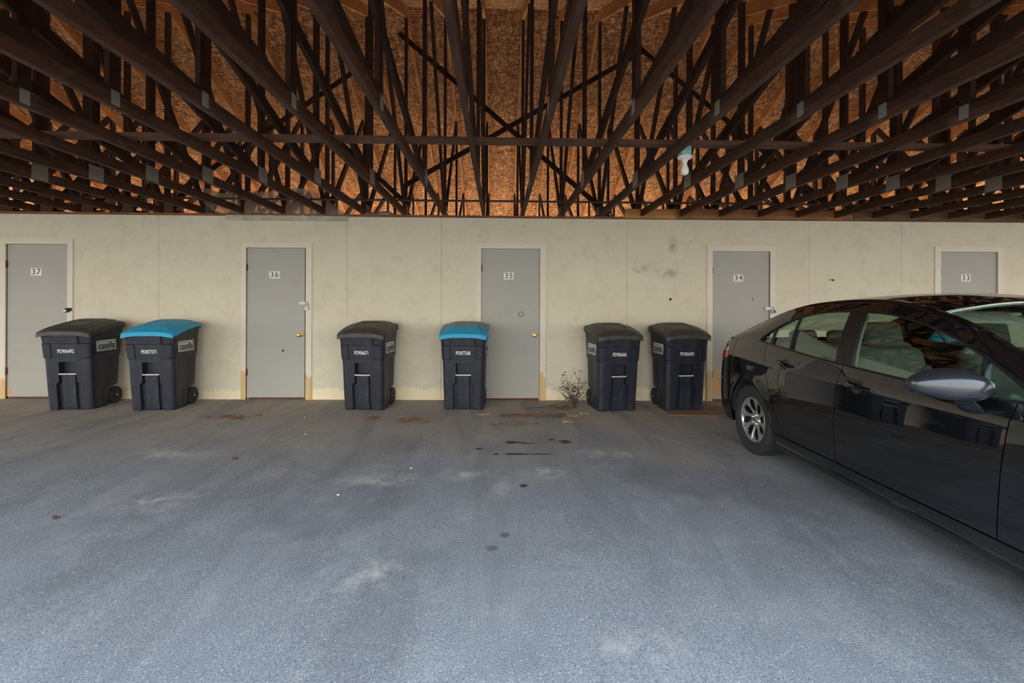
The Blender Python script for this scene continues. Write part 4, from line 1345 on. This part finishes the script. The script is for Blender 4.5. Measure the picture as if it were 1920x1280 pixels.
def hubcap_mesh():
    """outer face at negative y"""
    b = MB(); NS = 8; NA = 176; vs = []; fs = []
    rads = [.0, .022, .04, .058, .072, .080, .09, .10, .115, .13, .145, .16, .172, .180, .186, .194, .204, .212]
    def prof(r, a):
        y = interp([(0, -.060), (.05, -.060), (.09, -.062), (.19, -.082), (.204, -.086), (.212, -.078)], r)
        k = (a / (2 * PI) * NS + .5) % 1 - .5       # 0 on a spoke
        if .06 < r < .19: y += .012 * min(1, abs(k) * 2) + (.004 if k > .0 else 0)
        return y
    for r in rads:
        for m in range(NA):
            a = 2 * PI * m / NA; aa = a + (.10 * (r - .1) / .1)
            vs.append((r * math.cos(aa), prof(r, a), r * math.sin(aa)))
    for i in range(len(rads) - 1):
        rm = (rads[i] + rads[i + 1]) / 2
        for m in range(NA):
            k = ((m + .5) / NA * NS + .5) % 1 - .5
            d = .5 - abs(k)                 # distance from the middle of an opening
            hw = 0
            if .072 < rm < .188: hw = .31 * math.sin(PI * min(1, max(0, (rm - .072) / .116)) ** .8) ** .55
            if d < hw: continue
            fs.append((i * NA + m, i * NA + (m + 1) % NA, (i + 1) * NA + (m + 1) % NA, (i + 1) * NA + m))
    b.add(vs, fs)
    return b.mesh('hubcap', M['hubcap'], ang=25)
me_tyre = tyre_mesh(); me_hub = hubcap_mesh()
b = MB(); b.lathe([(.213, .06), (.212, -.045), (.19, -.030), (.10, -.022), (.02, -.022)], 48, axis='Y'); me_rim = b.mesh('rim', M['dark_metal'])
b = MB()
for k in range(5):
    a = 2 * PI * k / 5 + .3; b.lathe([(.010, -.058), (.010, -.072), (.005, -.075)], 8, (.040 * math.cos(a), 0, .040 * math.sin(a)), 'Y')
b.lathe([(.022, -.058), (.020, -.068), (.006, -.070)], 20, axis='Y')
me_lug = b.mesh('wheel_nuts', M['chrome'])
for u in (0, 2.7):
    for sd in (-1, 1):
        w = bpy.data.objects.new('wheel', me_tyre); COL.objects.link(w); w.parent = CAR
        w.location = (u, sd * .768, .316); w.rotation_euler = (0, .2 + u, 0 if sd < 0 else PI)
        link('rim', me_rim, w); link('hubcap', me_hub, w)['label'] = 'silver hubcap with eight broad spokes'; link('wheel_nuts', me_lug, w)
# cabin
b = MB(); b.box(-.30, 2.5, -.70, .70, .26, .30); b.build('cabin_floor', M['interior'], CAR, smooth=False)
b = MB()
for sd in (-1, 1):
    P = [[(u, sd * (Wd(u, z) - .075), z) for z in (.30, .5, .7, .85, zt(u) - .015)] for u in [.05 + .2 * k for k in range(12)]]
    b.slab(P, lambda p, i, j: (0, (.015 if p[1] < 0 else -.015), 0))
b.build('door_card', M['interior'], CAR)
def seat(u, y):
    b = MB(); b.rbox((u + .03, y, .50), (.52, .50, .16), .06, 4, Matrix.Rotation(-.10, 3, 'Y'))
    s = b.build('seat', M['fabric'], CAR)
    b = MB(); b.rbox((u - .30, y, .80), (.15, .48, .60), .065, 4, Matrix.Rotation(-.30, 3, 'Y'))
    for dy in (-.2, .2): b.rbox((u - .25, y + dy, .76), (.13, .09, .42), .04, 3, Matrix.Rotation(-.30, 3, 'Y'))
    b.build('backrest', M['fabric'], s)
    b = MB(); b.rbox((u - .405, y, 1.175), (.10, .26, .19), .045, 4, Matrix.Rotation(-.22, 3, 'Y'))
    b.tube([(u - .39, y - .05, 1.04), (u - .40, y - .05, 1.14)], .007, 6); b.tube([(u - .39, y + .05, 1.04), (u - .40, y + .05, 1.14)], .007, 6)
    b.build('headrest', M['fabric'], s)
seat(1.33, -.40); seat(1.33, .40)
b = MB(); b.rbox((.42, 0, .52), (.52, 1.22, .18), .06, 4); s = b.build('rear_seat', M['fabric'], CAR)
b = MB(); b.rbox((.10, 0, .78), (.16, 1.22, .56), .06, 4, Matrix.Rotation(-.35, 3, 'Y')); b.build('backrest', M['fabric'], s)
for y in (-.36, 0, .36):
    b = MB(); b.rbox((-.02, y, 1.085), (.10, .24, .14), .04, 4, Matrix.Rotation(-.25, 3, 'Y')); b.build('headrest', M['fabric'], s)
b = MB(); b.rbox((-.33, 0, 1.0), (.50, 1.2, .03), .01, 2); b.build('parcel_shelf', M['interior'], CAR)
b = MB(); b.rbox((2.30, 0, .84), (.50, 1.36, .20), .07, 4); b.rbox((2.14, 0, .68), (.20, 1.30, .26), .05, 3); b.rbox((1.75, 0, .50), (.80, .20, .22), .04, 3)
d = b.build('dashboard', M['interior'], CAR)
b = MB(); R = Matrix.Rotation(-.42, 3, 'Y'); c = Vector((1.93, .36, .90))
b.tube([c + R @ Vector((0, .18 * math.cos(t), .18 * math.sin(t))) for t in [2 * PI * k / 32 for k in range(32)]], .015, 8, closed=True)
b.tube([c + R @ Vector((0, -.17, 0)), c + R @ Vector((.02, 0, 0)), c + R @ Vector((0, .17, 0))], .018, 8); b.tube([c, c + Vector((.16, 0, -.06))], .03, 8)
b.build('steering_wheel', M['interior'], CAR)
# headliner and sun visors
P = [[(u, ry(u) * .93 * s, rz(u) + bl(u) * (1 - abs(s) ** 2.4) - .045) for s in [-1 + k / 6 for k in range(13)]] for u in [.15 + .09 * k for k in range(15)]]
b = MB(); b.slab(P, lambda p, i, j: (0, 0, .008)); b.build('headliner', M['liner'], CAR)
for y in (-.33, .33):
    b = MB(); b.rbox((1.56, y, 1.325), (.17, .42, .018), .008, 2, Matrix.Rotation(.34, 3, 'Y')); b.build('sun_visor', M['liner'], CAR)
for sd in (-1, 1):
    P = [[(u0 + (u1 - u0) * k + w, sd * (ys(min(1.1, max(1.0, u0)), z) - .055), z) for w in (-.05, .05)] for (u0, u1) in ((1.10, .99),) for k, z in [(j / 8, .96 + .36 * j / 8) for j in range(9)]]
    b = MB(); b.slab(P, lambda p, i, j: (0, .02 if p[1] < 0 else -.02, 0)); b.build('pillar_lining', M['liner'], CAR)
# pale sill of dust: badge strip on the tail corner
CAR_HEAD = math.radians(-0.6)
CAR.rotation_euler = (0, 0, -PI / 2 + CAR_HEAD)
CAR.location = (3.235, 4.19, gz(3.2))

# ------------------------------------------------------------------ daylight
wd = bpy.data.worlds.new('overcast_sky'); SC.world = wd; wd.use_nodes = True
nt = wd.node_tree; bg = nt.nodes['Background']
tc = nt.nodes.new('ShaderNodeTexCoord'); sp = nt.nodes.new('ShaderNodeSeparateXYZ')
nt.links.new(tc.outputs['Generated'], sp.inputs[0])
rp = nt.nodes.new('ShaderNodeValToRGB'); nt.links.new(sp.outputs[2], rp.inputs[0])
e = rp.color_ramp.elements
e[0].position = 0.0; e[0].color = (0.82, 0.765, 0.68, 1)
e[1].position = 0.65; e[1].color = (0.78, 0.92, 1.06, 1)
nt.links.new(rp.outputs[0], bg.inputs['Color'])
bg.inputs['Strength'].default_value = 1.35
sd_ = bpy.data.lights.new('sun', 'SUN'); sd_.energy = 4.0; sd_.angle = 0.02; sd_.color = (1.0, 0.90, 0.74)
so = bpy.data.objects.new('sun', sd_); COL.objects.link(so)
so.rotation_euler = Vector((0.18, -math.cos(math.radians(44)), -math.sin(math.radians(44)))).to_track_quat('-Z', 'Y').to_euler()
SC.view_settings.view_transform = 'Standard'
SC.view_settings.look = 'None'
SC.view_settings.exposure = 2.2
SC.view_settings.gamma = 1.0
SC.view_settings.use_curve_mapping = False
SC.cycles.max_bounces = 10
SC.cycles.diffuse_bounces = 6
SC.cycles.transparent_max_bounces = 16
